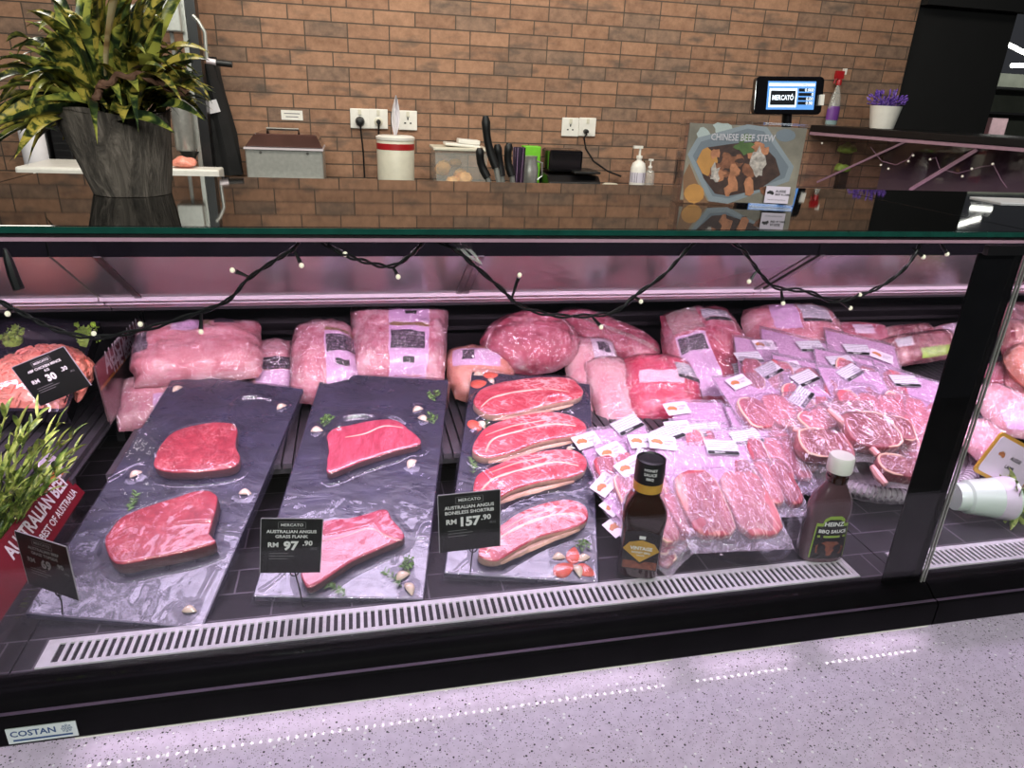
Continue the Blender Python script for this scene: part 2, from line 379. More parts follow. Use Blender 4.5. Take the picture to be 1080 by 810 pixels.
def mk_brick():
    m, nt, out = new_mat('brick slips')
    p = nt.nodes.new('ShaderNodeBsdfPrincipled'); nt.links.new(p.outputs[0], out.inputs[0])
    tc = nt.nodes.new('ShaderNodeTexCoord'); sep = nt.nodes.new('ShaderNodeSeparateXYZ'); cmb = nt.nodes.new('ShaderNodeCombineXYZ')
    nt.links.new(tc.outputs['Object'], sep.inputs[0]); nt.links.new(sep.outputs[0], cmb.inputs[0]); nt.links.new(sep.outputs[2], cmb.inputs[1])
    def br(c1, c2, mo):
        b = nt.nodes.new('ShaderNodeTexBrick'); b.offset = 0.37; b.offset_frequency = 3; b.squash = 1.0
        for k, v in {'Scale': 1.0, 'Brick Width': 0.186, 'Row Height': 0.0608, 'Mortar Size': 0.0030, 'Mortar Smooth': 0.25, 'Bias': 0.0}.items(): b.inputs[k].default_value = v
        b.inputs['Color1'].default_value = (*c1, 1); b.inputs['Color2'].default_value = (*c2, 1); b.inputs['Mortar'].default_value = (*mo, 1)
        nt.links.new(cmb.outputs[0], b.inputs['Vector']); return b
    b = br((0, 0, 0), (1, 1, 1), (0.5, 0.5, 0.5))
    col = ramp(nt, b.outputs['Color'], [(0.0, srgb(122, 88, 68)), (0.35, srgb(146, 106, 80)), (0.62, srgb(168, 126, 98)), (0.78, srgb(142, 102, 78)), (0.84, srgb(90, 80, 72)), (1.0, srgb(104, 92, 82))])
    nz = noise_tex(nt, cmb.outputs[0], 22, 6, 0.7)
    col = mixc(nt, 0.55, col, ramp(nt, nz, [(0.3, srgb(102, 76, 60)), (0.7, srgb(176, 136, 110))]))
    # sooty smears running over single bricks
    n2 = N(nt, 'ShaderNodeTexNoise', Scale=1.0, Detail=5)
    mp = nt.nodes.new('ShaderNodeMapping'); mp.inputs['Scale'].default_value = (6, 16, 1); nt.links.new(cmb.outputs[0], mp.inputs[0]); nt.links.new(mp.outputs[0], n2.inputs['Vector'])
    col = mixc(nt, ramp(nt, n2.outputs[0], [(0.55, (0, 0, 0)), (0.7, (0.8, 0.8, 0.8))]), col, srgb(84, 74, 66))
    col = mixc(nt, b.outputs['Fac'], col, srgb(78, 66, 56))
    nt.links.new(col, p.inputs['Base Color']); p.inputs['Roughness'].default_value = 0.85
    inv = math_n(nt, 'SUBTRACT', 1.0, b.outputs['Fac'])
    nt.links.new(bump(nt, math_n(nt, 'ADD', inv, math_n(nt, 'MULTIPLY', nz, 0.35)), 0.6, 0.006), p.inputs['Normal'])
    return m
M['brick'] = mk_brick()

def mk_quartz():
    m, nt, out = new_mat('speckled white quartz')
    p = nt.nodes.new('ShaderNodeBsdfPrincipled'); nt.links.new(p.outputs[0], out.inputs[0])
    co = coords(nt)
    col = ramp(nt, noise_tex(nt, co, 60, 4), [(0.3, srgb(202, 186, 210)), (0.7, srgb(217, 202, 225))])
    for sc, thr, c, g in ((210, 0.17, srgb(95, 90, 96), 0.56), (110, 0.13, srgb(72, 68, 74), 0.6), (330, 0.2, srgb(140, 134, 142), 0.5), (70, 0.1, srgb(236, 232, 240), 0.55)):
        v = N(nt, 'ShaderNodeTexVoronoi', Scale=sc, Randomness=1.0); nt.links.new(co, v.inputs['Vector'])
        d = math_n(nt, 'LESS_THAN', v.outputs['Distance'], thr+0.06)
        sep = nt.nodes.new('ShaderNodeSeparateColor'); nt.links.new(v.outputs['Color'], sep.inputs[0])
        keep = math_n(nt, 'GREATER_THAN', sep.outputs[0], g)
        col = mixc(nt, math_n(nt, 'MULTIPLY', d, keep), col, c)
    nt.links.new(col, p.inputs['Base Color']); p.inputs['Roughness'].default_value = 0.012
    p.inputs['Specular IOR Level'].default_value = 0.4
    return m
M['quartz'] = mk_quartz()

def mk_tiles():
    m, nt, out = new_mat('dark case tiles')
    p = nt.nodes.new('ShaderNodeBsdfPrincipled'); nt.links.new(p.outputs[0], out.inputs[0])
    co = coords(nt)
    b = nt.nodes.new('ShaderNodeTexBrick'); b.offset = 0.5
    for k, v in {'Scale': 1.0, 'Brick Width': 0.13, 'Row Height': 0.065, 'Mortar Size': 0.0016, 'Mortar Smooth': 0.1}.items(): b.inputs[k].default_value = v
    b.inputs['Color1'].default_value = (*srgb(34, 31, 36), 1); b.inputs['Color2'].default_value = (*srgb(46, 42, 48), 1); b.inputs['Mortar'].default_value = (*srgb(120, 110, 122), 1)
    nt.links.new(co, b.inputs['Vector'])
    nt.links.new(mixc(nt, 0.3, b.outputs['Color'], ramp(nt, noise_tex(nt, co, 20, 5), [(0.3, srgb(24, 22, 26)), (0.7, srgb(58, 54, 60))])), p.inputs['Base Color'])
    p.inputs['Roughness'].default_value = 0.4
    return m
M['tiles'] = mk_tiles()

def mk_leaf(name, a, b, c, sc):
    m, nt, out = new_mat(name)
    p = nt.nodes.new('ShaderNodeBsdfPrincipled'); nt.links.new(p.outputs[0], out.inputs[0])
    co = coords(nt)
    nt.links.new(ramp(nt, noise_tex(nt, co, sc, 3, 0.6, 0.5), [(0.40, a), (0.48, b), (0.56, c)]), p.inputs['Base Color'])
    p.inputs['Roughness'].default_value = 0.38
    return m
M['croton'] = mk_leaf('mottled croton leaf', srgb(28, 36, 20), srgb(78, 86, 34), srgb(186, 166, 76), 60)
M['croton_dark'] = mk_leaf('dark green leaf', srgb(28, 42, 26), srgb(72, 88, 44), srgb(160, 160, 72), 40)
M['croton_dry'] = mk_leaf('pale dry leaf', srgb(150, 118, 78), srgb(185, 155, 112), srgb(200, 180, 140), 20)
M['grassleaf'] = mk_leaf('plastic grass leaf', srgb(70, 92, 40), srgb(120, 145, 62), srgb(176, 190, 96), 40)
M['lavender'] = mk_leaf('purple flower', srgb(58, 36, 110), srgb(92, 60, 160), srgb(130, 96, 190), 60)

def mk_potwood():
    m, nt, out = new_mat('grey bark pot')
    p = nt.nodes.new('ShaderNodeBsdfPrincipled'); nt.links.new(p.outputs[0], out.inputs[0])
    co = coords(nt, (1, 1, 0.12))
    n1 = noise_tex(nt, co, 60, 6, 0.7, 0.6)
    nt.links.new(ramp(nt, n1, [(0.32, srgb(36, 31, 28)), (0.5, srgb(78, 70, 63)), (0.68, srgb(124, 113, 104))]), p.inputs['Base Color'])
    p.inputs['Roughness'].default_value = 0.8
    nt.links.new(bump(nt, n1, 0.9, 0.012), p.inputs['Normal'])
    return m
M['potwood'] = mk_potwood()
M['vine'] = plain('brown vine', srgb(92, 62, 46), 0.8, 0, 0.3, 60, 0.5, 100)
M['bbq'] = plain('dark brown sauce', srgb(40, 20, 13), 0.12, 0, 0.3, 12, coat=0.6)
M['heinz'] = plain('brown sauce bottle', srgb(84, 60, 66), 0.2, 0, 0.2, 12, coat=0.5)
M['gold'] = plain('gold foil print', srgb(206, 158, 64), 0.35, 0.3, 0.15, 40)
M['bottle_black'] = plain('black bottle label', srgb(22, 20, 20), 0.35, 0, 0.2)
M['lime'] = plain('lime green print', srgb(140, 165, 60), 0.45)
M['ribs'] = plain('ribs picture print', srgb(120, 66, 48), 0.45, 0, 0.5, 120)
M['bowl'] = plain('grey bowl print', srgb(158, 170, 172), 0.5, 0, 0.1, 8)
M['bowl_in'] = plain('bowl inside print', srgb(130, 142, 147), 0.5, 0, 0.1, 8)
M['stew'] = plain('stew meat print', srgb(150, 98, 68), 0.45, 0, 0.55, 90)
M['stew2'] = plain('stew chunk print', srgb(206, 140, 98), 0.45, 0, 0.35, 90)
M['stew3'] = plain('dark stew print', srgb(76, 54, 44), 0.45, 0, 0.4, 90)
M['egg'] = plain('orange print', srgb(220, 160, 84), 0.45, 0, 0.15, 30)
M['photo_bg'] = plain('kitchen photo print', srgb(156, 150, 130), 0.45, 0, 0.4, 14)
M['photo_tan'] = plain('tan cloth print', srgb(150, 112, 78), 0.45, 0, 0.2, 14)
M['sesame'] = plain('sesame print', srgb(205, 195, 180), 0.5, 0, 0.5, 160)
M['screen'] = plain('lit tablet screen', srgb(70, 120, 190), 0.3, emit=srgb(96, 150, 214), es=0.9)
M['screen_dark'] = plain('dark screen area', srgb(14, 18, 22), 0.3, emit=srgb(14, 18, 24), es=0.6)
M['screen_white'] = plain('white screen area', srgb(230, 240, 250), 0.3, emit=srgb(215, 230, 245), es=0.9)
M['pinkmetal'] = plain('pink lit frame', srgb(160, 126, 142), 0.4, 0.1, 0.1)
M['shelf_pale'] = plain('pale shelf back', srgb(120, 124, 112), 0.6, 0, 0.3, 4)
M['jar'] = plain('dark jar', srgb(70, 82, 76), 0.3, 0, 0.3, 30)
M['pink_box'] = plain('pink white box', srgb(215, 180, 188), 0.5)
M['lamp'] = plain('white tube lamp', srgb(255, 255, 245), 0.4, emit=(1, 1, 0.92), es=6)
M['apron'] = plain('black cloth', srgb(22, 22, 23), 0.9, 0, 0.3, 20, 0.5, 60)
M['floor'] = plain('grey floor tiles', srgb(70, 66, 64), 0.5, 0, 0.2, 3)
M['counter_steel'] = plain('steel worktop', srgb(120, 118, 114), 0.3, 0.8, 0.1, 10)
M['lid_brown'] = plain('smoked brown lid', srgb(78, 52, 46), 0.15, 0, 0.2, 10, coat=0.4)
M['mugwhite'] = plain('pale celadon pot', srgb(205, 218, 208), 0.3, 0, 0.03, 10, coat=0.3)
M['purple_print'] = plain('purple label print', srgb(110, 60, 140), 0.45)
M['cyan_liquid'] = plain('pale blue plastic', srgb(130, 175, 185), 0.3, 0, 0.1)
M['badge'] = plain('silver badge', srgb(196, 206, 202), 0.35, 0.2, 0.05)
M['badge_blue'] = plain('blue badge print', srgb(38, 68, 110), 0.4)
M['foil'] = plain('silver foil tray', srgb(170, 165, 175), 0.25, 0.9, 0.2, 40, 0.6, 60)
M['pinkprint'] = plain('pale pink print', srgb(235, 190, 215), 0.45)
M['rail_shine'] = plain('painted rail highlight', srgb(96, 82, 100), 0.3, 0.4, 0.1)  # tone of the highlight along the rail, put in as colour
M['rail_black'] = plain('black bumper', srgb(10, 9, 11), 0.4, 0, 0.2, 20, spec=0.06)
M['case_inner'] = plain('case wall with painted pink glow', srgb(120, 96, 108), 0.6, 0, 0.1, 4)  # pink haze of the case light is put into this wall colour
# ================================================================ setting
WY = 3.6
wb = MB().bb(-3.2, 2.92, WY, WY+0.12, 0, 2.9)
struct('wall_back', wb, M['brick'], smooth=False)
struct('floor', MB().bb(-4, 9, -1.5, 9, -0.05, 0), M['floor'], smooth=False)
# black wall panel right of the brick, with its header
struct('wall_right', MB().bb(2.925, ony((1038, 140), WY+.02).x, WY+0.02, WY+0.10, 0, 2.9), M['black_matt'], smooth=False)
struct('trim_1', MB().bb(2.925, 6.0, WY-0.05, WY+0.015, ony((1020, 8), WY-.05).z, 2.6), M['black_matt'], smooth=False)

# ================================================================ quartz ledge in front of the case
led = MB().bb(-2.6, 2.6, 0.44, 0.87, 0.64, 0.68).bb(-2.6, 2.6, 0.50, 0.87, 0.0, 0.639)
solo('stone_ledge', led, M['quartz'], 'pale speckled quartz ledge running along the foot of the meat case', 'ledge', smooth=False)

# ================================================================ refrigerated cases
GY = 0.85           # front glass plane
X0, X1 = -0.515, 0.972
DECKZ = 1.40
def build_case(name, label, x0, x1, led_spans, grate_x, post=True, badge=False):
    xm = (x0+x1)/2; c = thing(name, label, 'display case', Matrix.Translation((xm, 1.3, 0.0)), 'refrigerated meat cases')
    def P(nm, mb, mats, **k):
        mb.v = [(v[0]-xm, v[1]-1.3, v[2]) for v in mb.v]
        return part(nm, mb, mats, c, **k)
    e = 0.0015
    a, b = x0+e, x1-e
    P('base_cabinet', MB().bb(a, b, 0.875, 1.86, 0.0, 0.735), M['black'], smooth=False)
    P('display_floor', MB().bb(a, b, 0.868, 1.80, 0.736, 0.748), M['tiles'], smooth=False)
    rail = [(0.874, 0.712), (0.874, 0.776), (0.846, 0.7785), (0.838, 0.777), (0.828, 0.770), (0.820, 0.764), (0.8165, 0.7625), (0.812, 0.7625), (0.808, 0.760), (0.8065, 0.754), (0.8065, 0.716), (0.809, 0.712)]
    P('bumper_rail', MB().extr_x(rail[::-1], a, b), M['rail_black'], ang=25)
    P('rail_highlight', MB().bb(a, b, 0.8115, 0.8165, 0.7626, 0.7636), M['rail_shine'], smooth=False)  # thin strip standing in for the highlight on the rail edge
    P('front_glass', MB().bb(a+.001, b-.001, GY-0.003, GY+0.003, 0.779, 1.3835), M['glass'], smooth=False)
    if post:
        P('glass_border', MB().bb(x1-0.083, x1-0.004, GY+0.0045, GY+0.0075, 0.779, 1.368), M['rail_black'], smooth=False, label='black printed border of the glass')
        P('joint_trim', MB().bb(x1-0.0045, x1-0.0022, GY-0.006, GY-0.0032, 0.779, 1.368).bb(x1-0.0105, x1-0.0085, GY-0.006, GY-0.0032, 0.779, 1.368), M['steel'], smooth=False, label='bright strip at the glass joint')
        P('glass_clamp', MB().bb(x1-0.086, x1-0.016, GY-0.012, GY-0.0035, 1.368, 1.382), M['black'], smooth=False)
    # deck: thick dark glass with a green front edge and black profile beneath
    P('deck_top', MB().bb(a, b, 0.852, 1.345, 1.392, 1.40), M['deck_glass'], smooth=False, bevel=0.0015)
    P('deck_edge', MB().bb(a, b, 0.8485, 0.8515, 1.3925, 1.3995), M['green_edge'], smooth=False, label='green cut edge of the deck glass')
    P('deck_profile', MB().bb(a, b, 0.853, 0.90, 1.3845, 1.3915).bb(a, b, 1.30, 1.345, 1.37, 1.3915), M['black'], smooth=False)
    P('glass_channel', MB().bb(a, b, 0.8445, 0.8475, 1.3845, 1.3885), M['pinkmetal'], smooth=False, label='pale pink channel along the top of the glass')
    P('canopy_panel', MB().bb(a, b, 0.905, 1.30, 1.383, 1.3905), M['white_metal'], smooth=False)
    P('led_housing', MB().bb(a+.02, b-.02, 1.0, 1.30, 1.372, 1.3825), M['white_metal'], smooth=False)
    # rear: black valance, sloping mirror doors, pale lip, dark liner
    P('rear_valance', MB().bb(a, b, 1.332, 1.345, 1.262, 1.369), M['black_gloss'], smooth=False)
    def slope_quad(xa, xb, ya, za, yb, zb, t):
        d = Vector((0, yb-ya, zb-za)).normalized(); n = Vector((0, d.z, -d.y))*-t
        return [(xa, ya, za), (xb, ya, za), (xb, yb, zb), (xa, yb, zb), (xa, ya+n.y, za+n.z), (xb, ya+n.y, za+n.z), (xb, yb+n.y, zb+n.z), (xa, yb+n.y, zb+n.z)]
    F6 = [(0, 1, 2, 3), (7, 6, 5, 4), (0, 4, 5, 1), (1, 5, 6, 2), (2, 6, 7, 3), (3, 7, 4, 0)]
    zt, zb_, yt, yb = 1.2615, 1.135, 1.335, 1.527
    xs = [a+0.066 if badge else a+.004, (a+b)/2, b-0.004]
    if badge: P('door_panel', MB().add(slope_quad(a+.002, a+.0655, yt, zt, yb, zb_, 0.006), F6), M['mirror'], smooth=False)
    for k in range(2):
        dr = P('rear_door', MB().add(slope_quad(xs[k]+.014, xs[k+1]-(.014 if not (x1 < 0 and k == 1) else -.0035), yt, zt, yb, zb_, 0.006), F6), M['mirror'], smooth=False, label='mirror glass sliding door')
        for xx in (xs[k]+.007, xs[k+1]-.007):
            if x1 < 0 and k == 1 and xx > xs[k]+.1: continue
            part('door_frame', MB().add([(v[0]-xm, v[1]-1.3, v[2]) for v in slope_quad(xx-.0065, xx+.0065, yt-.004, zt, yb-.004, zb_, 0.012)], F6), M['steel_dark'], dr, smooth=False)
    P('door_track', MB().add(slope_quad(a, b, 1.529, 1.134, 1.585, 1.098, 0.01), F6).bb(a, b, 1.522, 1.529, 1.130, 1.1385).bb(a, b, 1.552, 1.558, 1.1145, 1.1215), M['white_metal'], smooth=False, label='pale double track under the mirror doors')
    P('rear_liner', MB().bb(a, b, 1.80, 1.86, 0.736, 1.09).bb(a, b, 1.588, 1.86, 1.091, 1.10), M['wallb'], smooth=False)
    P('liner_ledge', MB().bb(a, b, 1.74, 1.80, 0.98, 0.99), M['wallb'], smooth=False)
    # step at the back (slatted riser) that carries the packs
    rs = MB()
    n = int((b-a-0.06)/0.0215)
    for k in range(n):
        xx = a+0.03+k*0.0215
        rs.bb(xx, xx+0.017, 1.30, 1.73, 0.840, 0.852)
    rs.bb(a+.03, b-.03, 1.31, 1.325, 0.824, 0.8398).bb(a+.03, b-.03, 1.66, 1.675, 0.824, 0.8398)
    rs.bb(a+.03, b-.03, 1.326, 1.655, 0.836, 0.8395)
    for xx in (a+.05, xm, b-.06):
        rs.bb(xx, xx+.018, 1.308, 1.326, 0.7482, 0.8238).bb(xx, xx+.018, 1.658, 1.676, 0.7482, 0.8238)
    P('slatted_riser', rs, M['slatwood'], smooth=False)
    # air grille: a comb of cross bars between two flanges
    if grate_x:
        g0, g1 = grate_x; g = MB()
        g.bb(g0, g1, 0.908, 0.916, 0.7495, 0.7525).bb(g0, g1, 0.956, 0.966, 0.7495, 0.7525)
        k = g0
        g.bb(g0, g0+.018, 0.916, 0.956, 0.7495, 0.7524)
        k = g0+0.027
        while k < g1-0.01:
            g.bb(k, k+0.0056, 0.916, 0.956, 0.7495, 0.7524); k += 0.0118
        g.bb(g1-.008, g1, 0.916, 0.956, 0.7495, 0.7524)
        P('air_grille', g, M['grate'], smooth=False)
    for (s0, s1) in led_spans:
        d = MB(); k = s0
        while k < s1:
            d.bb(k, k+.0036, 0.812, 0.816, 0.7085, 0.7098); k += 0.0128
        st = P('led_strip', MB().bb(s0-.004, s1+.002, 0.808, 0.820, 0.7099, 0.7118), M['white_plastic'], smooth=False)
        part('diodes', MB().add([(v[0]-xm, v[1]-1.3, v[2]) for v in d.v], d.f), M['led'], st, smooth=False, label='glowing white diodes')
    if badge:
        w, h = 0.0845, 0.026
        Mb = Matrix(((1, 0, 0, ony((45, 772), 0.806).x-xm), (0, 0, -1, 0.8062-1.3), (0, 1, 0, ony((45, 772), 0.806).z), (0, 0, 0, 1)))
        bm = MB().box((0, 0, 0.0008), (w, h, 0.0014), 0, Mb)
        lay = Mb @ Matrix.Translation((0, 0, 0.0017))
        bm.merge(text_mb('COSTAN', 0.0138, bold=0.025, mat=1), lay @ Matrix.Translation((-0.0105, 0.0028, 0)))
        bm.add([(-.036, -.0095, 0), (.036, -.0095, 0), (.036, -.0062, 0), (-.036, -.0062, 0)], [(0, 1, 2, 3)], 1, lay)
        for k in range(8):        # snowflake of little loops
            an = PI/4*k
            R = lay @ Matrix.Translation((0.030, 0.0030, 0.0001)) @ Matrix.Rotation(an, 4, 'Z')
            bm.tube([(0.0012, 0, 0), (0.0042, 0, 0)], 0.00035, 5, 1, R)
            bm.tube([(0.0055+0.0013*math.cos(t), 0.0013*math.sin(t), 0) for t in [2*PI*i/10 for i in range(10)]], 0.0003, 5, 1, R, closed=True)
        P2 = part('maker_badge', bm, [M['badge'], M['badge_blue']], c, smooth=False, label='white badge with blue lettering')
    return c
build_case('display_case', 'long black glass-fronted meat case holding the three slate boards', X0, X1, [(-0.40, -0.062), (-0.055, 0.475), (0.532, 0.71), (0.78, 0.965)], (-0.482, 0.893), True, True)
build_case('display_case', 'black meat case right of the slanting glass post, with the tipped pale pot', X1, 2.45, [], (X1+0.02, 2.0), True, False)
build_case('display_case', 'black meat case at the far left edge, with the chicken mince tray', -2.0, X0, [(-0.75, -0.53)], None, True, False)
# ================================================================ behind the counter
solo('back_counter', MB().bb(-3.0, 2.35, 3.02, 3.56, 1.11, 1.15).bb(-2.98, 2.33, 3.06, 3.56, 0.0, 1.109), M['counter_steel'], 'steel back counter under the brick wall', 'counter', smooth=False)
CZ = 1.15
def wall_plate(px, w, h):
    p = ony(px, WY); return p
def socket(px, label, kind):
    p = ony(px, WY)
    t = thing('wall_socket', label, 'socket', Matrix(((1, 0, 0, p.x), (0, 0, -1, WY-0.0005), (0, 1, 0, p.z), (0, 0, 0, 1))), 'white wall sockets')
    part('face_plate', MB().box((0, 0, 0.005), (0.088, 0.088, 0.009)), M['white_plastic'], t, bevel=0.003, smooth=False)
    part('switch', MB().box((0.0, 0.028, 0.0115), (0.014, 0.022, 0.0035)), M['cream_plastic'], t, smooth=False)
    if kind == 'holes':
        part('pin_holes', MB().box((0, 0.008, 0.0099), (0.006, 0.012, 0.0006)).box((-.013, -.012, 0.0099), (0.009, 0.006, 0.0006)).box((.013, -.012, 0.0099), (0.009, 0.006, 0.0006)), M['dark_ink'], t, smooth=False)
    elif kind == 'white':
        part('pin_cover', MB().lathe([(0.02, 0.0096), (0.02, 0.014), (0.017, 0.016)], 16, 0, Matrix.Translation((0, -.012, 0))), M['cream_plastic'], t)
    return t, p
def plug_and_cord(p, name, label, path, big=True, off=(0, -0.012)):
    t = thing(name, label, 'plug', Matrix.Translation((p.x+off[0], WY-0.0105, p.z+off[1])))
    r = 0.022 if big else 0.011
    part('plug_body', MB().lathe([(r, 0), (r, 0.02), (r*.75, 0.036), (r*.4, 0.04)], 14, 0, Matrix.Rotation(PI/2, 4, 'X')), M['black_plastic'], t)
    o = Vector((p.x+off[0], WY-0.0105, p.z+off[1]))
    part('power_cord', MB().tube([Vector(q)-o for q in path], 0.0045, 6), M['black_plastic'], t)
    return t
s1, p1 = socket((379.5, 125), 'white wall socket with a black round plug in it', 'none')
s2, p2 = socket((399, 125.5), 'white wall socket with a pale plug, second from left above the white tub', 'white')
s3, p3 = socket((430, 127), 'white wall socket half hidden by the upright paper towel', 'holes')
s4, p4 = socket((601, 134), 'empty white wall socket, left of the pair on the right', 'holes')
s5, p5 = socket((619, 134), 'white wall socket with a small charger, right of the pair', 'none')
s6, p6 = socket((37, 109), 'white wall socket behind the potted plant', 'none')
plug_and_cord(p1, 'power_plug', 'round black plug with a cord hanging straight down', [(p1.x, WY-.05, p1.z-.02), (p1.x+.003, WY-.045, p1.z-.06), (p1.x+.01, WY-.02, p1.z-.15), (p1.x+.012, WY-.02, CZ+.01)])
plug_and_cord(p2, 'power_plug', 'small plug with a cord behind the white tub', [(p2.x, WY-.05, p2.z-.02), (p2.x-.002, WY-.04, p2.z-.06), (p2.x-.004, WY-.02, p2.z-.15), (p2.x-.008, WY-.02, CZ+.01)], False)
q = [ony(a, WY-.03) for a in [(616, 146), (618, 157), (626, 170), (640, 180), (655, 186)]]
plug_and_cord(p5, 'power_plug', 'small black charger with a cord trailing to the counter', [(p5.x-.01, WY-.04, p5.z-.03)]+q, False, (-.01, -.02))
plug_and_cord(p6, 'power_plug', 'black plug in the socket behind the potted plant', [(p6.x, WY-.05, p6.z-.02), (p6.x+.003, WY-.045, p6.z-.06), (p6.x+.01, WY-.02, CZ+.01)])
pn = ony((308, 121.5), WY)
pm = MB().box((0, 0, 0.0015), (0.095, 0.042, 0.0025)).box((0, 0.007, 0.0029), (0.07, 0.004, 0.0002), 1).box((0, -0.007, 0.0029), (0.055, 0.004, 0.0002), 1)
solo('wall_label', pm, [M['white_plastic'], M['grey_ink']], 'tiny white label stuck on the bricks', 'label', Matrix(((1, 0, 0, pn.x), (0, 0, -1, WY-.0005), (0, 1, 0, pn.z), (0, 0, 0, 1))), smooth=False)

# --- stainless vacuum sealer with smoked lid
y = 3.28
a, b = ony((259, 165), y), ony((341, 168), y+.0)
vs = thing('kitchen_machine', 'steel box machine with a smoked brown lid on the back counter', 'machine', Matrix.Translation(((a.x+b.x)/2, 3.40, CZ)))
w = b.x-a.x
ztop = ony((300, 158), 3.28).z - CZ
part('housing', MB().box((0, 0, ztop/2), (w, 0.26, ztop)), M['steel'], vs, bevel=0.006, smooth=False)
part('rim', MB().box((0, -0.003, ztop+.004), (w*1.02, 0.272, 0.008)), M['white_metal'], vs, smooth=False)
part('lid', MB().prism([(-w*.5, 0), (w*.5, 0), (w*.42, 0.055), (-w*.36, 0.055)], -.12, .12, 0, Matrix.Translation((0, 0, ztop+.0085)) @ Matrix.Rotation(PI/2, 4, 'X')), M['lid_brown'], vs, bevel=0.004, smooth=False)
part('handle', MB().tube([(-w*.2, -.1, ztop+.063), (-w*.2, -.12, ztop+.083), (w*.2, -.12, ztop+.083), (w*.2, -.1, ztop+.063)], 0.006, 8), M['steel_dark'], vs)
for s_ in (-.3, .3): part('screw', MB().lathe([(.006, 0), (.006, .003)], 10, 0, Matrix.Translation((w*s_, -.131, ztop-.012)) @ Matrix.Rotation(PI/2, 4, 'X')), M['steel_dark'], vs)

# --- white wipe tub with a tissue pulled up
tc = ony((418, 168), 3.32); top = ony((418, 148), 3.32).z - CZ
rr = (ony((438, 168), 3.32).x-ony((398, 168), 3.32).x)/2
tub = thing('wipe_tub', 'round white tub with a red band on the back counter', 'tub', Matrix.Translation((tc.x, 3.36, CZ)))
part('bucket', MB().lathe([(rr*1.02, 0), (rr*1.04, .006), (rr*.98, .012), (rr, top*.97), (rr*.97, top)], 32), M['cream_plastic'], tub)
part('lid', MB().lathe([(rr*1.02, top+.0005), (rr*1.03, top+.012), (rr*.9, top+.018)], 32), M['white_plastic'], tub)
part('band', MB().lathe([(rr*1.005, top*.80), (rr*1.005, top*.93)], 32), M['red_plastic'], tub, label='dark red band')
ts = top+.019
part('tissue', MB().grid(lambda u, v: (0.022*(u-.5)*(1.6*math.sin(PI*min(1, v*.85+.12)))+.006*v, 0.012*math.sin(u*9+v*3), ts+v*.165), 8, 12), M['white_paper'], tub, label='white tissue sticking straight up')

# --- clear food box with wrappers on its lid
a, b = ony((458, 175), 3.32), ony((513, 175), 3.32)
fb = thing('food_box', 'clear plastic food box with a cluttered white lid beside the black knives', 'box', Matrix.Translation(((a.x+b.x)/2, 3.38, CZ)))
w = b.x-a.x; h = ony((480, 159), 3.32).z-CZ
part('box_body', MB().prism([(-w*.46, 0), (w*.46, 0), (w*.5, h), (-w*.5, h)], -.09, .09, 0, Matrix.Rotation(PI/2, 4, 'X')), M['clear_plastic'], fb, smooth=False)
part('lid', MB().box((0, 0, h+.008), (w*1.06, .195, .014)), M['cream_plastic'], fb, bevel=.004, smooth=False)
cont = MB()
for k in range(7):
    cont.lathe([(.005, -.02), (.028, -.012), (.034, 0), (.026, .014), (.004, .02)], 8, 0, Matrix.Translation((random.uniform(-.36, .36)*w, random.uniform(-.05, .04), .03+.012*k)) @ Matrix.Rotation(k, 4, 'X'))
part('contents', cont, M['egg'], fb, label='yellowish food inside')
solo('wrapper_roll', MB().box((0, 0, .007), (.16, .10, .012)).box((.03, .0, .024), (.10, .07, .02)), M['white_plastic'], 'stack of white wrappers on the food box lid', 'wrapper', Matrix.Translation(((a.x+b.x)/2+.01, 3.37, CZ+h+.016)) @ Matrix.Rotation(.06, 4, 'Y'), bevel=.004, smooth=False)

# --- black handled knives standing in a steel bin
kb = ony((530, 186), 2.95)
bin_ = thing('knife_bin', 'steel bin holding black handled knives behind the deck', 'bin', Matrix.Translation((kb.x+.03, 3.08, CZ)))
part('bin_body', MB().bb(-.10, .10, -.045, .045, 0, .008).bb(-.10, -.094, -.045, .045, .0085, .05).bb(.094, .10, -.045, .045, .0085, .05).bb(-.0935, .0935, -.045, -.039, .0085, .05).bb(-.0935, .0935, .039, .045, .0085, .05), M['steel_dark'], bin_, smooth=False)
for i, (t_, bt, lab) in enumerate((((512, 122), (529, 189), 'tallest black knife handle in the steel bin'), ((506, 156), (519, 190), 'short black knife handle at the left of the bin'), ((524, 152), (532, 190), 'thick black knife handle in the middle of the bin'), ((537, 151), (542, 190), 'black knife handle at the right, beside the patterned cup'))):
    yk = 3.06+.012*i
    A, B = ony(bt, yk), ony(t_, yk); B.y += .0
    kn = thing('kitchen_knife', lab, 'knife', Matrix.Translation((A.x, yk, CZ+.012)), 'black handled knives')
    d = B-Vector((A.x, yk, CZ+.012)); L = d.length
    pts = []; rad = []
    for s in range(9):
        f = s/8; g = .34+.66*f
        pts.append((d.x*g - .012*math.sin(PI*f)*(1 if i != 2 else 0), .004*math.sin(f*5), d.z*g)); rad.append((.017, .018, .018, .017, .017, .0165, .017, .019, .011)[s])
    part('handle', MB().tube(pts, rad, 12), M['black_plastic'], kn)
    part('blade', MB().tube([(0, 0, 0), (d.x*.2, 0, d.z*.2), (d.x*.34, 0, d.z*.34)], [.006, .012, .012], 6), M['steel'], kn)

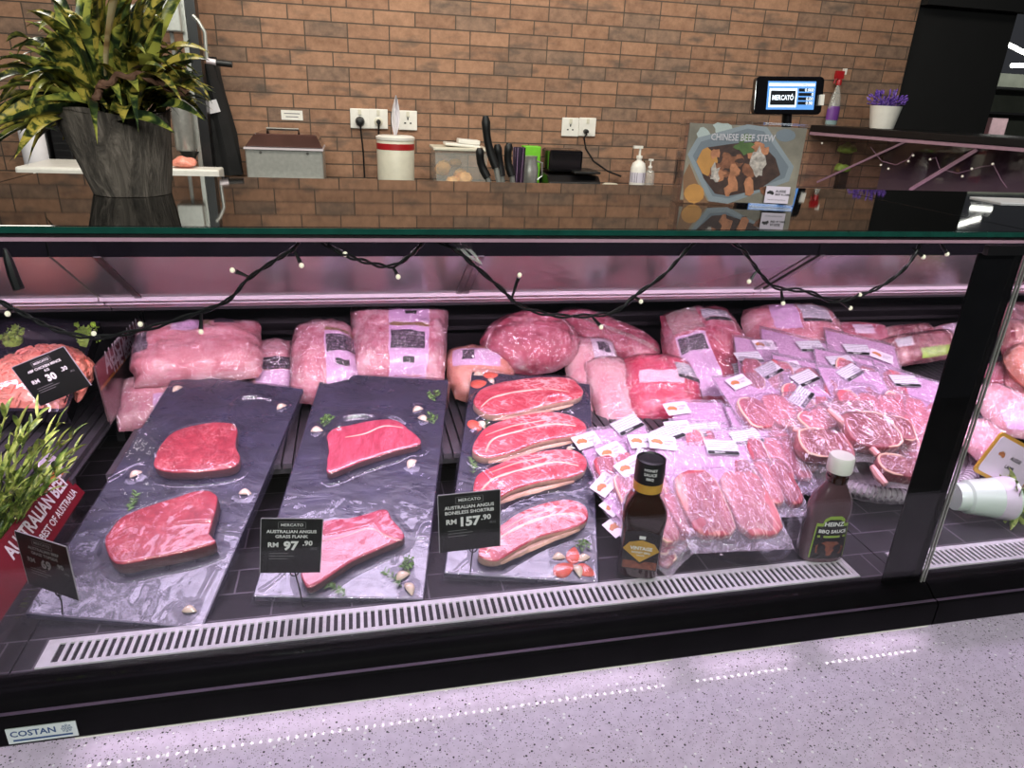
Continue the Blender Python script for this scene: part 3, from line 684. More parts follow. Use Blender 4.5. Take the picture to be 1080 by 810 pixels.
# --- patterned cup, jug, green box, red tray
def at3(px, y): return ony(px, y)
c1 = at3((549, 175), 3.2)
h = at3((549, 156), 3.2).z-CZ
solo('patterned_cup', MB().lathe([(.024, 0), (.027, .004), (.029, h), (.026, h), (.022, .01)], 20), M['crest'], 'tall dark patterned cup beside the knives', 'cup', Matrix.Translation((c1.x, 3.24, CZ)))
c2 = at3((560, 175), 3.3); h = at3((560, 165), 3.3).z-CZ
jg = thing('steel_jug', 'small steel jug behind the patterned cup', 'jug', Matrix.Translation((c2.x, 3.33, CZ)))
part('body', MB().lathe([(.03, 0), (.04, .02), (.042, h*.6), (.032, h*.9), (.036, h)], 20), M['steel'], jg)
part('handle', MB().tube([(.032, 0, h*.85), (.062, 0, h*.8), (.062, 0, h*.4), (.04, 0, h*.3)], .005, 8), M['steel'], jg)
c3 = at3((561, 161), 3.45)
solo('green_box', MB().box((0, 0, (c3.z+.03-CZ)/2), (.085, .06, c3.z+.03-CZ)), M['green_plastic'], 'bright green box behind the steel jug', 'box', Matrix.Translation((c3.x, 3.47, CZ)), bevel=.004, smooth=False)
c4 = at3((562, 190), 3.12)
solo('red_tray', MB().box((0, 0, .02), (.11, .05, .038)), M['red_plastic'], 'flat red tray on the back counter', 'tray', Matrix.Translation((c4.x, 3.16, CZ)), bevel=.004, smooth=False)

# --- label printer
a, b = at3((577, 175), 3.34), at3((632, 175), 3.34)
pr = thing('label_printer', 'black label printer on the back counter', 'printer', Matrix.Translation(((a.x+b.x)/2, 3.40, CZ)))
w = b.x-a.x; h = at3((600, 158), 3.34).z-CZ
part('base', MB().prism([(-.11, 0), (.11, 0), (.11, h*.42), (-.07, h*.36), (-.11, h*.2)], -w*.5, w*.5, 0, Matrix.Rotation(PI/2, 4, 'Z') @ Matrix.Rotation(PI/2, 4, 'X')), M['black'], pr, bevel=.006, smooth=False)
part('cover', MB().box((-w*.14, .02, h*.71), (w*.64, .16, h*.56)), M['black_gloss'], pr, bevel=.012, smooth=False)
part('tray', MB().box((w*.22, -.02, h*.46), (w*.5, .19, h*.06)), M['black_plastic'], pr, bevel=.003, smooth=False)

c5 = at3((646, 188), 3.25)
solo('tape_roll', MB().lathe([(.036, 0), (.042, .006), (.042, .032), (.03, .04)], 20), M['cream_plastic'], 'cream roll on the counter right of the printer', 'roll', Matrix.Translation((c5.x, 3.27, CZ)))
def pump_bottle(px, y, topz_px, r, label, mat, big):
    c = at3(px, y); h = at3(topz_px, y).z-CZ
    t = thing('pump_bottle', label, 'bottle', Matrix.Translation((c.x, y+.03, CZ)), 'bottles beside the sign')
    part('body', MB().lathe([(r*.95, 0), (r, .006), (r, h*.5), (r*.8, h*.62), (r*.32, h*.68), (r*.32, h*.72)], 20), mat, t)
    part('pump', MB().lathe([(r*.4, h*.721), (r*.4, h*.78), (r*.14, h*.79), (r*.14, h*.93)], 12).box((-.012 if big else 0, 0, h*.965), (.045 if big else .02, .016, h*.06)), M['white_plastic'], t)
    if big: part('bottle_label', MB().lathe([(r*1.02, h*.2), (r*1.02, h*.42)], 20), M['label'], t)
pump_bottle((676, 175), 3.3, (677, 154), .037, 'white pump bottle on the back counter, left of the sign', M['white_plastic'], True)
pump_bottle((688, 180), 3.3, (688, 168), .026, 'small clear pump bottle right of the white one', M['clear_plastic'], False)

# --- left corner: stuffer, aprons, cutting board, knife block, paper roll
yS = 3.2
def sx(px): return ony(px, yS).x
st = thing('sausage_stuffer', 'tall upright steel sausage stuffer with a crank behind the plant', 'machine', Matrix.Translation((sx((200, 100)), yS+.1, CZ)))
ox = sx((200, 100))
hz = 2.06-CZ
part('tower', MB().bb(sx((197, 60))-ox, sx((206, 60))-ox+.005, -.02, .05, 0, hz), M['black'], st, smooth=False)
part('tower_edge', MB().bb(sx((193, 60))-ox-.004, sx((197, 60))-ox-.001, -.03, .05, 0, hz), M['steel'], st, smooth=False)
gx0, gx1 = sx((158, 20))-ox, sx((198, 20))-ox
part('gear_box', MB().bb(gx0, gx1-.03, -.08, .05, ony((180, 33), yS).z-CZ, hz+.1), M['steel'], st, smooth=False, bevel=.006)
cz0, cz1 = ony((196, 160), yS).z-CZ, ony((188, 96), yS).z-CZ
cxx = sx((190, 130))-ox
part('cylinder', MB().lathe([(.036, cz0), (.04, cz0+.01), (.04, cz1)], 24, 0, Matrix.Translation((cxx, -.05, 0))), M['steel'], st)
part('nozzle', MB().lathe([(.012, 0), (.022, .02), (.038, .05)], 20, 0, Matrix.Translation((cxx+.01, -.05, cz0-.052))), M['steel_dark'], st)
part('piston_rod', MB().tube([(cxx, -.05, cz1-.05), (cxx, -.05, hz)], .008, 8), M['steel'], st)
hp = [ony(p, yS-.02) for p in [(203, 16), (209, 22), (216, 34), (218, 62)]]
part('crank_arm', MB().tube([Vector((p.x-ox, -.12, p.z-CZ)) for p in hp], .007, 10), M['steel'], st)
h1, h2 = ony((218, 64), yS-.02), ony((228, 66), yS-.02)
part('crank_shaft', MB().tube([(h1.x-ox, -.12, h1.z-CZ), (h2.x-ox, -.12, h2.z-CZ)], .011, 10), M['white_metal'], st)
h3 = ony((245, 68), yS-.02)
part('crank_handle', MB().tube([(h2.x-ox, -.12, h2.z-CZ), (h3.x-ox, -.12, h3.z-CZ)], .012, 10), M['black_plastic'], st)
def apron(pts, label, y0, th):
    P3 = [ony(p, y0) for p in pts]
    cx_ = sum(p.x for p in P3)/len(P3)
    out2 = [(p.x-cx_, p.z-CZ) for p in P3]
    m = MB(); nU, nV = 10, 18
    # left / right outlines
    half = len(out2)//2
    Lp, Rp = out2[:half], out2[half:][::-1]
    def lerp(P, f):
        f *= len(P)-1; i = min(int(f), len(P)-2); t = f-i
        return (P[i][0]*(1-t)+P[i+1][0]*t, P[i][1]*(1-t)+P[i+1][1]*t)
    def fn(sgn):
        def g(u, v):
            l, r = lerp(Lp, v), lerp(Rp, v)
            fold = .008*math.sin(u*14+v*2)
            return (l[0]*(1-u)+r[0]*u, sgn*th*(max(0, math.sin(PI*u))**.5)+fold, l[1]*(1-u)+r[1]*u)
        return g
    m.grid(fn(-1), nU, nV); m.grid(fn(1), nU, nV, flip=True)
    return solo('hanging_apron', m, M['apron'], label, 'apron', Matrix.Translation((cx_, y0, CZ)), 'black cloths by the stuffer')
ap_ = apron([(204, 70), (208, 110), (215, 150), (224, 184), (256, 184), (247, 150), (236, 105), (224, 66)], 'black cloth hanging right of the stuffer, partly in front of the bricks', 3.42, .03)
apron([(219, 60), (226, 100), (236, 140), (244, 184), (257, 184), (250, 140), (238, 100), (228, 60)], 'crumpled black cloth nearest the bricks', 3.52, .03)
tg = ony((222, 113), 3.36)
tg_ = part('paper_tag', MB().box((0, 0, 0), (.06, .002, .05), 0, Matrix.Translation(Vector((tg.x, 3.378, tg.z))-ap_.matrix_world.translation) @ Matrix.Rotation(-.25, 4, 'Y')), M['white_paper'], ap_, label='small pale tag', smooth=False)
cb = ony((55, 175), 3.0); 
wbz = ony((60, 176), 3.05).z
solo('white_cutting_board', MB().bb(ony((14, 175), 3.03).x-ony((110, 175), 3.05).x, ony((92, 175), 3.03).x-ony((110, 175), 3.05).x, -.03, .3, 0, wbz-CZ), M['white_plastic'], 'thick white cutting board behind the plant pot', 'cutting board', Matrix.Translation((ony((110, 175), 3.05).x, 3.06, CZ)), smooth=False, bevel=.01)
bx = ony((110, 175), 3.05).x
mp_ = ony((186, 177), 3.06)
def lump(rx, ry, rz, amp, sc, seed, n=14, nn=20, flat=True):
    m = MB(); off = Vector((seed*3.1, seed*1.7, seed))
    vs = []; 
    def fn(u, v):
        a = 2*PI*u; b = PI*(v-.5)
        d = Vector((math.cos(b)*math.cos(a), math.cos(b)*math.sin(a), math.sin(b)))
        k = 1+amp*noise.noise(d*sc+off)
        z = d.z*rz*k
        if flat and z < 0: z *= .45
        return (d.x*rx*k, d.y*ry*k, z)
    return m.grid(fn, nn, n)
wt = ony((206, 178), 3.04); wtz = ony((212, 179), 3.04).z
solo('white_tray', MB().bb(-.13, .085, -.02, .10, 0, wtz-CZ), M['white_plastic'], 'small white tray between the plant pot and the black cloth', 'tray', Matrix.Translation((wt.x, 3.06, CZ)), smooth=False, bevel=.006)
solo('meat_piece', lump(.045, .04, .03, .25, 1.4, 5), M['mince'], 'small pink piece of meat on the small white tray', 'meat', Matrix.Translation((mp_.x+.02, 3.10, wtz+.0137)))
wt = ony((212, 179), 3.0)
pr_ = ony((8, 140), 3.22); hR = ony((8, 112), 3.22).z
solo('paper_roll', MB().lathe([(.05, 0), (.052, .01), (.052, hR-CZ-.01), (.045, hR-CZ)], 24), M['white_paper'], 'tall white paper roll at the left end of the counter', 'roll', Matrix.Translation((pr_.x-.0, 3.45, CZ)))
for (xa, xb, zt, yy, lab) in ((18, 52, 117, 3.45, 'tall black knife block beside the white paper roll'), (52, 76, 119, 3.47, 'dark ribbed block half behind the plant pot')):
    A, B = ony((xa, 140), yy), ony((xb, 140), yy); T = ony(((xa+xb)/2, zt), yy).z-CZ
    t = thing('knife_block', lab, 'knife block', Matrix.Translation(((A.x+B.x)/2, yy+.03, CZ)))
    part('block', MB().box((0, 0, T/2), (B.x-A.x-.012, .09, T)), M['black'], t, bevel=.006, smooth=False)
    rb = MB()
    for k in range(7): rb.box((0, -.0462, T*(.2+.11*k)), ((B.x-A.x)*.7, .002, .006))
    part('ribs', rb, M['black_plastic'], t, smooth=False)

# --- tablet scale on a post
yT = 2.75
T = [ony(p, yT) for p in [(801, 79), (869, 81), (863, 122), (795, 120)]]
cT = sum(T, Vector())/4
u = (T[1]-T[0]).normalized()
Mt = frame(cT, T[1]-T[0], Vector((-.12, -1, .12)))
tw, th = (T[1]-T[0]).length, (T[0]-T[3]).length
tb = thing('tablet_display', 'black tablet scale display with a lit blue screen on a post', 'tablet', Mt)
def rrect(w, h, r, n=5):
    pts = []
    for cx_, cy_, a0 in ((w/2-r, h/2-r, 0), (-w/2+r, h/2-r, PI/2), (-w/2+r, -h/2+r, PI), (w/2-r, -h/2+r, 1.5*PI)):
        for k in range(n+1):
            a = a0+PI/2*k/n; pts.append((cx_+r*math.cos(a), cy_+r*math.sin(a)))
    return pts
part('casing', MB().prism(rrect(tw, th, .018), -.03, 0), M['black_gloss'], tb, bevel=.003, smooth=False)
scr = MB()
sw, sh = tw*.70, th*.74; ox_ = .008
def R2(m, x0, x1, y0, y1, z, mi): m.add([(x0, y0, z), (x1, y0, z), (x1, y1, z), (x0, y1, z)], [(0, 1, 2, 3)], mi)
R2(scr, ox_-sw/2, ox_+sw/2, -sh/2, sh/2, .0006, 0)
R2(scr, ox_-sw/2+.004, ox_+sw/2-.004, sh*.33, sh*.43, .0008, 2)
R2(scr, ox_-sw*.46, ox_+sw*.12, -sh*.42, sh*.25, .0009, 2)
R2(scr, ox_-sw*.43, ox_+sw*.09, -sh*.34, sh*.17, .0011, 1)
scr.merge(text_mb('MERCATÓ', .026, bold=.03, mat=2, ratio=.74), Matrix.Translation((ox_-sw*.17, -sh*.085, .0014)))
for k, tt in enumerate(('0.000', '0', '0.00', '0.00')):
    R2(scr, ox_+sw*.15, ox_+sw*.47, sh*(.14-.155*k), sh*(.25-.155*k), .0009, 1)
    scr.merge(text_mb(tt, .017, 'RIGHT', .02, 2), Matrix.Translation((ox_+sw*.465, sh*(.19-.155*k), .0012)))
scr.merge(text_mb('0.000kg', .010, mat=1), Matrix.Translation((ox_+sw*.25, sh*.38, .0012)))
part('screen', scr, [M['screen'], M['screen_dark'], M['screen_white']], tb, smooth=False, label='lit blue screen')
part('card_reader', MB().box((tw*.47, -th*.12, .004), (.016, .04, .02)), M['white_plastic'], tb, smooth=False)
Mi = Mt.inverted()
pa = Vector((cT.x+.02, yT+.035, cT.z-.02))
part('post', MB().tube([Mi @ pa, Mi @ Vector((pa.x+.03, pa.y+.02, cT.z-.14)), Mi @ Vector((pa.x+.05, pa.y+.03, CZ+.001-.25)), Mi @ Vector((pa.x+.05, pa.y+.03, 0.001))], .02, 12), M['black'], tb)

# ================================================================ second case that turns the corner (seen from its rear)
ZT = 1.48
A2, B2 = onz((855, 131.6), ZT), onz((1110, 148.5), ZT)
A2.z = B2.z = 0
d2 = (B2-A2).normalized(); n2 = Vector((-d2.y, d2.x, 0))
if n2.dot(-A2) < 0: n2 = -n2            # towards the camera
L2 = (B2-A2).length+0.0
M2 = Matrix(((d2.x, -n2.x, 0, A2.x), (d2.y, -n2.y, 0, A2.y), (0, 0, 1, 0), (0, 0, 0, 1)))   # x along case, y into the case
cs = thing('corner_case', 'second glass case at right angles, its pink lit doors facing left', 'display case', M2)
cs['group'] = 'refrigerated meat cases'
part('deck', MB().bb(0, L2, 0, .55, ZT-.034, ZT), M['black'], cs, smooth=False, bevel=.004)
part('base', MB().bb(0, L2, .03, .9, 0, 1.0), M['black_matt'], cs, smooth=False)
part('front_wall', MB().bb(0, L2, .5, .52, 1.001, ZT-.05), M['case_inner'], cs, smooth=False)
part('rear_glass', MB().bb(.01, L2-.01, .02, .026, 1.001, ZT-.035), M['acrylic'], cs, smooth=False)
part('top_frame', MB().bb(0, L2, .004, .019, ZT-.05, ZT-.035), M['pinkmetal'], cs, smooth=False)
pl2 = Plane(A2+n2*(-.01), n2)
for (a, b, w) in (((958, 148), (862, 192), .006), ((1030, 158), (960, 200), .010)):
    pa, pb = M2.inverted() @ pl2.hit(a), M2.inverted() @ pl2.hit(b)
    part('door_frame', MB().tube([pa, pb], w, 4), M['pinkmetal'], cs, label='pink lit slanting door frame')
for i, (px, lab, mt, r) in enumerate((((893, 158), 'pale green pack high at the left inside the corner case', 'lettuce', .05), ((888, 178), 'lower pale green pack inside the corner case', 'lettuce', .045), ((875, 192), 'pink pack at the lower left in the corner case', 'palepack', .04))):
    pl3 = Plane(A2-n2*.25, n2); p = pl3.hit(px)
    tb_ = thing('meat_pack', lab, 'pack', Matrix.Translation((p.x, p.y, 1.001)), 'packs in the corner case')
    hgt = max(.05, p.z-1.001+.03)
    part('stand', MB().box((0, 0, (hgt-.05)/2), (r, r, hgt-.05)), M['black_plastic'], tb_, smooth=False)
    part('pack_body', MB().merge(lump(r, r, r*.8, .2, 2, i), Matrix.Translation((0, 0, hgt-.05+r*.36))), M[mt], tb_)
fl = thing('fairy_light_string', 'fairy lights strung inside the corner case at the right', 'fairy lights', Matrix.Translation(pl2.hit((950, 160))))
o = Vector(fl.matrix_world.translation)
pl4 = Plane(A2-n2*.06, n2)
def hits(ps): return [pl4.hit(p)-o for p in ps]
part('wire', MB().tube(hits([(918, 155), (930, 170), (945, 174), (958, 168), (963, 161)]), .002, 5).tube(hits([(981, 168), (987, 166), (991, 178), (1010, 183), (1035, 176), (1048, 174), (1056, 190), (1062, 198)]), .002, 5), M['pinkmetal'], fl)
for p in ((867, 151), (929, 174), (937, 178), (958, 170), (963, 164), (981, 168), (1015, 186), (1047, 173), (1025, 178)):
    part('light_bulb', MB().merge(lump(.0055, .0055, .0055, 0, 1, 0, 6, 8, False), Matrix.Translation(pl4.hit(p)-o)), M['bulb'], fl)

# spray bottle and lavender pot standing on the corner case
def on_corner(px, inset=.08):
    # point on the deck top
    return onz(px, ZT)
def edge_pt(px, inset):
    r = Vector(ray(px)); c = Vector(CAM)
    pl = Plane(A2-n2*inset, n2); p = pl.hit(px); return Vector((p.x, p.y, ZT))
e1 = edge_pt((876, 131), .08)
dist = (e1-Vector(CAM)).length
k1 = dist/790
sp = thing('spray_bottle', 'clear spray bottle with a red and white trigger on the corner case', 'bottle', Matrix.Translation(e1))
H1 = 52*k1
part('body', MB().lathe([(.030, 0), (.034, .006), (.034, H1*.30), (.026, H1*.50), (.011, H1*.66), (.011, H1*.70)], 20, sy=.7), M['clear_plastic'], sp)
part('liquid', MB().lathe([(.027, .006), (.031, .01), (.031, H1*.12)], 20, sy=.68), M['cyan_liquid'], sp)
part('bottle_label', MB().lathe([(.0345, H1*.10), (.0345, H1*.28), (.032, H1*.34)], 20, sy=.72), M['purple_print'], sp)
part('trigger_head', MB().lathe([(.014, H1*.70), (.014, H1*.78), (.011, H1*.80)], 14).box((-.006, 0, H1*.87), (.044, .02, H1*.13)).tube([(-.022, 0, H1*.82), (-.03, 0, H1*.72)], .004, 6), M['red_plastic'], sp, label='red trigger head')
part('spray_nozzle', MB().box((.020, 0, H1*.93), (.016, .016, H1*.10)), M['white_plastic'], sp, smooth=False)
e2 = edge_pt((929, 137), .08)
k2 = (e2-Vector(CAM)).length/790
lp = thing('lavender_pot', 'small white pot of purple lavender on the corner case', 'plant pot', Matrix.Translation(e2))
HP = 20*k2*1.02
part('pot', MB().lathe([(9.5*k2, 0), (10.5*k2, .003), (14*k2, HP), (13*k2, HP), (9*k2, HP*.5)], 24), M['white_plastic'], lp)
fm = MB()
for i in range(110):
    a = random.uniform(0, 2*PI); r = random.uniform(.2, 1)*19*k2; z = HP+random.uniform(.1, 1)*17*k2*(1-.5*(r/(19*k2))**2)
    p = Vector((r*math.cos(a), r*math.sin(a), z)); q = Vector((r*.3*math.cos(a), r*.3*math.sin(a), HP))
    dr = (p-q).normalized()
    fm.tube([p-dr*.02, p-dr*.008, p], [.003, .005, .0015], 5)
    if i % 2 == 0: fm.tube([q, p-dr*.02], .001, 4)
part('flowers', fm, M['lavender'], lp, label='purple flower spikes')

# ================================================================ shop shelves far right
yF = 5.6
def fx(px): return ony(px, yF)
a, b = fx((1036, 150)), fx((1110, 60))
shf = thing('shop_shelf', 'shelf unit seen past the black panel, far right', 'shelf', Matrix.Translation((a.x+.6, yF+.35, 0)))
part('back_panel', MB().bb(-1.1, 1.2, .25, .28, 0, fx((1060, 72)).z), M['shelf_pale'], shf, smooth=False)
for pz in (150, 118, 90):
    zz = fx((1060, pz)).z
    part('shelf_board', MB().bb(-1.1, 1.2, -.1, .249, zz-.02, zz), M['black'], shf, smooth=False)
zz = fx((1060, 150)).z
solo('red_packet', MB().box((0, 0, .055), (.2, .1, .11)), M['red_plastic'], 'red packet on the far right shelf', 'packet', Matrix.Translation((fx((1054, 140)).x, yF+.34, zz)), smooth=False, bevel=.008)
solo('pink_carton', MB().box((0, 0, .10), (.18, .12, .2)), M['pink_box'], 'pink and white carton on the far right shelf', 'carton', Matrix.Translation((fx((1074, 140)).x+.05, yF+.34, zz)), smooth=False, bevel=.004)
solo('green_packet', MB().box((0, 0, .06), (.1, .1, .12)), M['shelf_pale'], 'pale green packet left of the red packet', 'packet', Matrix.Translation((fx((1042, 140)).x+.05, yF+.35, zz)), smooth=False, bevel=.006)
zz = fx((1060, 118)).z
for px, lab in ((1052, 'dark jar on the middle far shelf'), (1072, 'taller dark jar on the middle far shelf')):
    solo('glass_jar', MB().lathe([(.05, 0), (.055, .01), (.055, .11), (.04, .13), (.042, .155)], 16), M['jar'], lab, 'jar', Matrix.Translation((fx((px, 110)).x, yF+.35, zz)), 'jars on the far shelf')
for i, (pa, pb) in enumerate((((1063, 47), (1072, 51)), ((1073, 52), (1084, 57)), ((1067, 69), (1090, 69)))):
    A, B = ony(pa, 5.0), ony(pb, 5.0)
    solo('tube_lamp', MB().tube([A, B], .016, 8), M['lamp'], ['upper slanting white lamp tube far right', 'lower slanting white lamp tube far right', 'level white lamp tube over the far shelf'][i], 'lamp', None, 'far lamp tubes')
# ================================================================ things standing on the deck
pb = Vector((-.308, 1.12, DECKZ+.0005))
rim_l, rim_r = ony((55, 113), 1.12), ony((180, 121), 1.12)
rc = (rim_l+rim_r)/2; Rr = (rim_r-rim_l).length/2; Hp = rc.z-DECKZ; sh = rc.x-pb.x
pot = thing('potted_croton', 'grey bark-like tapered pot of mottled yellow-green leaves on the deck', 'potted plant', Matrix.Translation(pb))
def potfn(u, v):
    a = 2*PI*u; r = .050+(Rr-.050)*v
    r *= 1+.035*noise.noise(Vector((math.cos(a)*2, math.sin(a)*2, v*1.5)))
    zz = Hp*v+.006*math.sin(a*3+1)*v*v+.004*noise.noise(Vector((a*2, v, 3)))*v
    return (sh*v+r*math.cos(a), r*math.sin(a), zz)
def potin(u, v):
    a = 2*PI*u; r = Rr-.008-.02*v
    r *= 1+.02*noise.noise(Vector((math.cos(a)*2, math.sin(a)*2, 1.5)))
    return (sh*(1-.2*v)+r*math.cos(a), r*math.sin(a), Hp*(1-.14*v)-.001)
pm = MB().grid(potfn, 40, 14).grid(potin, 40, 3, flip=True)
pm.poly([(.049*math.cos(-2*PI*k/40), .049*math.sin(-2*PI*k/40), 0.0) for k in range(40)])
pm.grid(lambda u, v: (sh+(Rr-.008*v)*math.cos(2*PI*u), (Rr-.008*v)*math.sin(2*PI*u), Hp+.002*math.sin(u*40)), 40, 1)
part('pot', pm, M['potwood'], pot)
part('soil', MB().lathe([(Rr-.02, Hp*.84), (Rr*.5, Hp*.88), (.001, Hp*.9)], 24, 0, Matrix.Translation((sh, 0, 0))), M['vine'], pot)
q = [ony(p, 1.04)-pb for p in [(100, 112), (104, 95), (118, 84), (138, 79), (160, 83), (178, 92), (200, 98)]]
qq = []
for i in range(len(q)-1):
    p0, p1, p2, p3 = q[max(i-1, 0)], q[i], q[i+1], q[min(i+2, len(q)-1)]
    for j in range(6):
        t_ = j/6; qq.append(.5*((2*p1)+(p2-p0)*t_+(2*p0-5*p1+4*p2-p3)*t_*t_+(3*p1-p0-3*p2+p3)*t_**3))
part('vine_handle', MB().tube([p_+Vector((0, .003*math.cos(i), .003*math.sin(i))) for i, p_ in enumerate(qq)], [.0048-.00005*i for i in range(len(qq))], 7).tube([p_-Vector((0, .004*math.cos(i*.8), .004*math.sin(i*.8))) for i, p_ in enumerate(qq)], .0030, 6), M['vine'], pot, label='brown twisted vine loop')
def leaf(mb, base, tip, width, droop, mat, roll=0.0, wav=0.0):
    b, t = Vector(base), Vector(tip); d = t-b; L = d.length
    side = d.cross(Vector((0, 0, 1)))
    if side.length < 1e-4: side = Vector((1, 0, 0))
    side.normalize(); side = Matrix.Rotation(roll, 3, d.normalized()) @ side; up = side.cross(d).normalized()
    def fn(u, v):
        c = b+d*v+Vector((0, 0, droop*4*v*(1-v)))
        w = width*(math.sin(PI*min(1, v*.94+.06)**.8))**.8*(1-.25*v)
        x = (u-.5)*2
        return c+side*(x*w/2)+up*(.22*w*x*x+wav*w*math.sin(v*14+x))
    mb.grid(fn, 4, 10, mat)
random.seed(21)
crown = Vector((sh, 0, Hp*.9))
tips = [(-12, 70), (-6, 150), (3, 110), (20, 60), (45, 45), (60, 10), (85, -15), (40, 130), (15, 168), (120, -25), (150, -20), (175, -10), (190, -28), (100, 20), (205, 85), (222, 108), (228, 98), (200, 60), (215, 75), (180, 60), (160, 40), (130, 130), (176, 124), (128, 122), (60, 105), (88, 60), (150, 20), (110, 60), (140, 75), (70, 85), (30, 95), (168, 100), (190, 105), (55, 70), (95, 95), (120, 30), (25, 30), (75, 35), (-15, 120), (10, 130), (172, 20), (148, 108), (135, 50), (100, -10), (205, 95), (35, 75), (185, 80)]
fol = MB()
for i, t in enumerate(tips):
    for k in range(5):
        yy = 1.12+random.uniform(-.14, .12)
        tp = ony((t[0]+random.uniform(-9, 9)*k, t[1]+random.uniform(-9, 9)*k), yy)-pb
        bs = crown+Vector((random.uniform(-.035, .035), random.uniform(-.035, .035), 0))
        far = (tp-bs).length
        bs = bs.lerp(tp, random.uniform(0.02, .35) if far > .1 else 0.0)
        mi = random.choice([0, 0, 0, 1, 1, 1]) if random.random() > .02 else 2
        leaf(fol, bs, tp, random.uniform(.015, .030) if mi != 2 else .02, random.uniform(.01, .045), mi, random.uniform(-.9, .9), random.uniform(0, .06))
for k in range(5):
    fol.tube([crown, ony((random.choice([10, 60, 200, 215]), random.uniform(20, 80)), 1.1+random.uniform(-.08, .08))-pb], .0012, 4, 1)
part('foliage', fol, [M['croton'], M['croton_dark'], M['croton_dry']], pot, ang=80)

# --- acrylic sign holder
SL, SR = onz((714, 214), DECKZ), onz((836, 220), DECKZ)
us = (SR-SL).normalized(); ns = Vector((us.y, -us.x, 0))
SP = Plane(SL+Vector((0, 0, .001)), ns)
Ms = frame((SL+SR)/2+Vector((0, 0, .001)), us, ns); Msi = Ms.inverted()
W = (SR-SL).length; TLp = Msi @ SP.hit((722, 128)); Hs = TLp.y
sg = thing('sign_holder', 'clear acrylic sign holder with a CHINESE BEEF STEW picture card', 'sign', Ms)
def s2(p, z):
    v = Msi @ SP.hit(p); return (v.x, v.y, z)
def zp(x, y): return (690+x/5.79, 110+y/5.79)
ac = MB().bb(-W/2, W/2, 0.004, Hs, .0022, .0042).bb(-W/2, W/2, 0.0, .004, -.045, .0042).bb(-W/2-.003, -W/2-.0005, 0, Hs+.001, -.045, .0042).bb(-W/2, W/2, 0.004, Hs*.985, -.0062, -.0042).bb(-W/2-.003, W/2, Hs*1.0+.001, Hs+.003, -.045, .0042)
part('acrylic_body', ac, M['acrylic'], sg, smooth=False)
cd = MB()
c4_ = [zp(190, 105), zp(886, 112), zp(852, 622), zp(172, 600)]
cx0, cx1, cy1 = -W*.475, W*.495, Hs*.985
cd.bb(cx0, cx1, .0045, cy1, -.0040, 0.0, 0)
def pl(pts, mi, z): cd.add([s2(zp(*p), z) for p in pts][::-1], [tuple(range(len(pts)))], mi)
def blob(cx_, cy_, rx, ry, mi, z, n=12, j=.25, seed=0):
    rnd = random.Random(seed+cx_); pts = []
    for k in range(n):
        a = -2*PI*k/n; f = 1+rnd.uniform(-j, j); pts.append((cx_+rx*f*math.cos(a), cy_-ry*f*math.sin(a)))
    v = [s2(zp(*p), z) for p in pts][::1]
    if (Vector(v[1])-Vector(v[0])).cross(Vector(v[2])-Vector(v[1])).z < 0: v = v[::-1]
    cd.add(v, [tuple(range(n))], mi)
pl([(176, 440), (178, 600), (330, 600), (260, 470), (215, 360)], 8, .0002)
blob(245, 545, 62, 58, 6, .0003, j=.05)
blob(300, 180, 40, 45, 9, .00025); blob(420, 150, 60, 40, 9, .00025, seed=2); blob(800, 190, 62, 40, 2, .0003, j=.05)
pl([(203, 305), (262, 205), (570, 122), (690, 140), (852, 380), (822, 470), (450, 607), (335, 592)], 1, .0004)
pl([(235, 315), (285, 228), (570, 148), (670, 165), (820, 380), (795, 450), (455, 575), (355, 560)], 2, .0006)
pl([(262, 330), (330, 262), (480, 240), (640, 225), (740, 330), (770, 430), (640, 520), (455, 560), (370, 545), (300, 450)], 5, .0007)
blob(325, 350, 62, 80, 6, .0008, j=.12)
rnd = random.Random(4)
for k in range(26):
    blob(rnd.uniform(350, 730), rnd.uniform(285, 540), rnd.uniform(22, 48), rnd.uniform(16, 40), rnd.choice([3, 4, 4, 5, 3]), .0009+.00002*k, 9, .35, k)
blob(640, 260, 42, 34, 4, .0015); blob(545, 262, 56, 36, 7, .0016, 16, .4); blob(560, 205, 30, 26, 7, .0016, 12, .4, 3)
blob(630, 365, 42, 92, 10, .0017, 14, .3); blob(370, 420, 26, 52, 10, .0017, 12, .4)
blob(575, 500, 32, 50, 4, .0018, 9, .3); blob(480, 480, 30, 60, 4, .0018, 9, .3)
tx = [s2(zp(345, 200), 0), s2(zp(735, 210), 0)]
tw_ = tx[1][0]-tx[0][0]
tm = text_mb('CHINESE BEEF STEW', 1.0, bold=.02, mat=11)
x0_ = min(v[0] for v in tm.v); x1_ = max(v[0] for v in tm.v); kx = tw_/(x1_-x0_)
cd.add([((v[0])*kx, v[1]*kx*1.28, 0) for v in tm.v], tm.f, 11, Matrix.Translation(((tx[0][0]+tx[1][0])/2, (tx[0][1]+tx[1][1])/2, .0019)) @ Matrix.Rotation(math.atan2(tx[1][1]-tx[0][1], tw_), 4, 'Z'))
part('picture_card', cd, [M['photo_bg'], M['bowl'], M['bowl_in'], M['stew'], M['stew2'], M['stew3'], M['egg'], M['herb'], M['photo_tan'], M['mugwhite'], M['sesame'], M['white_ink']], sg, smooth=False, label='photo card reading CHINESE BEEF STEW')
AUS = [(-1, .15), (-.8, .32), (-.55, .42), (-.42, .62), (-.2, .78), (0, .6), (.08, .74), (.22, .72), (.2, .5), (.4, .38), (.5, .78), (.6, .5), (.75, .3), (.95, .02), (1, -.2), (.86, -.55), (.62, -.72), (.42, -.68), (.25, -.42), (.05, -.5), (-.3, -.32), (-.55, -.42), (-.8, -.45), (-.85, -.25)]
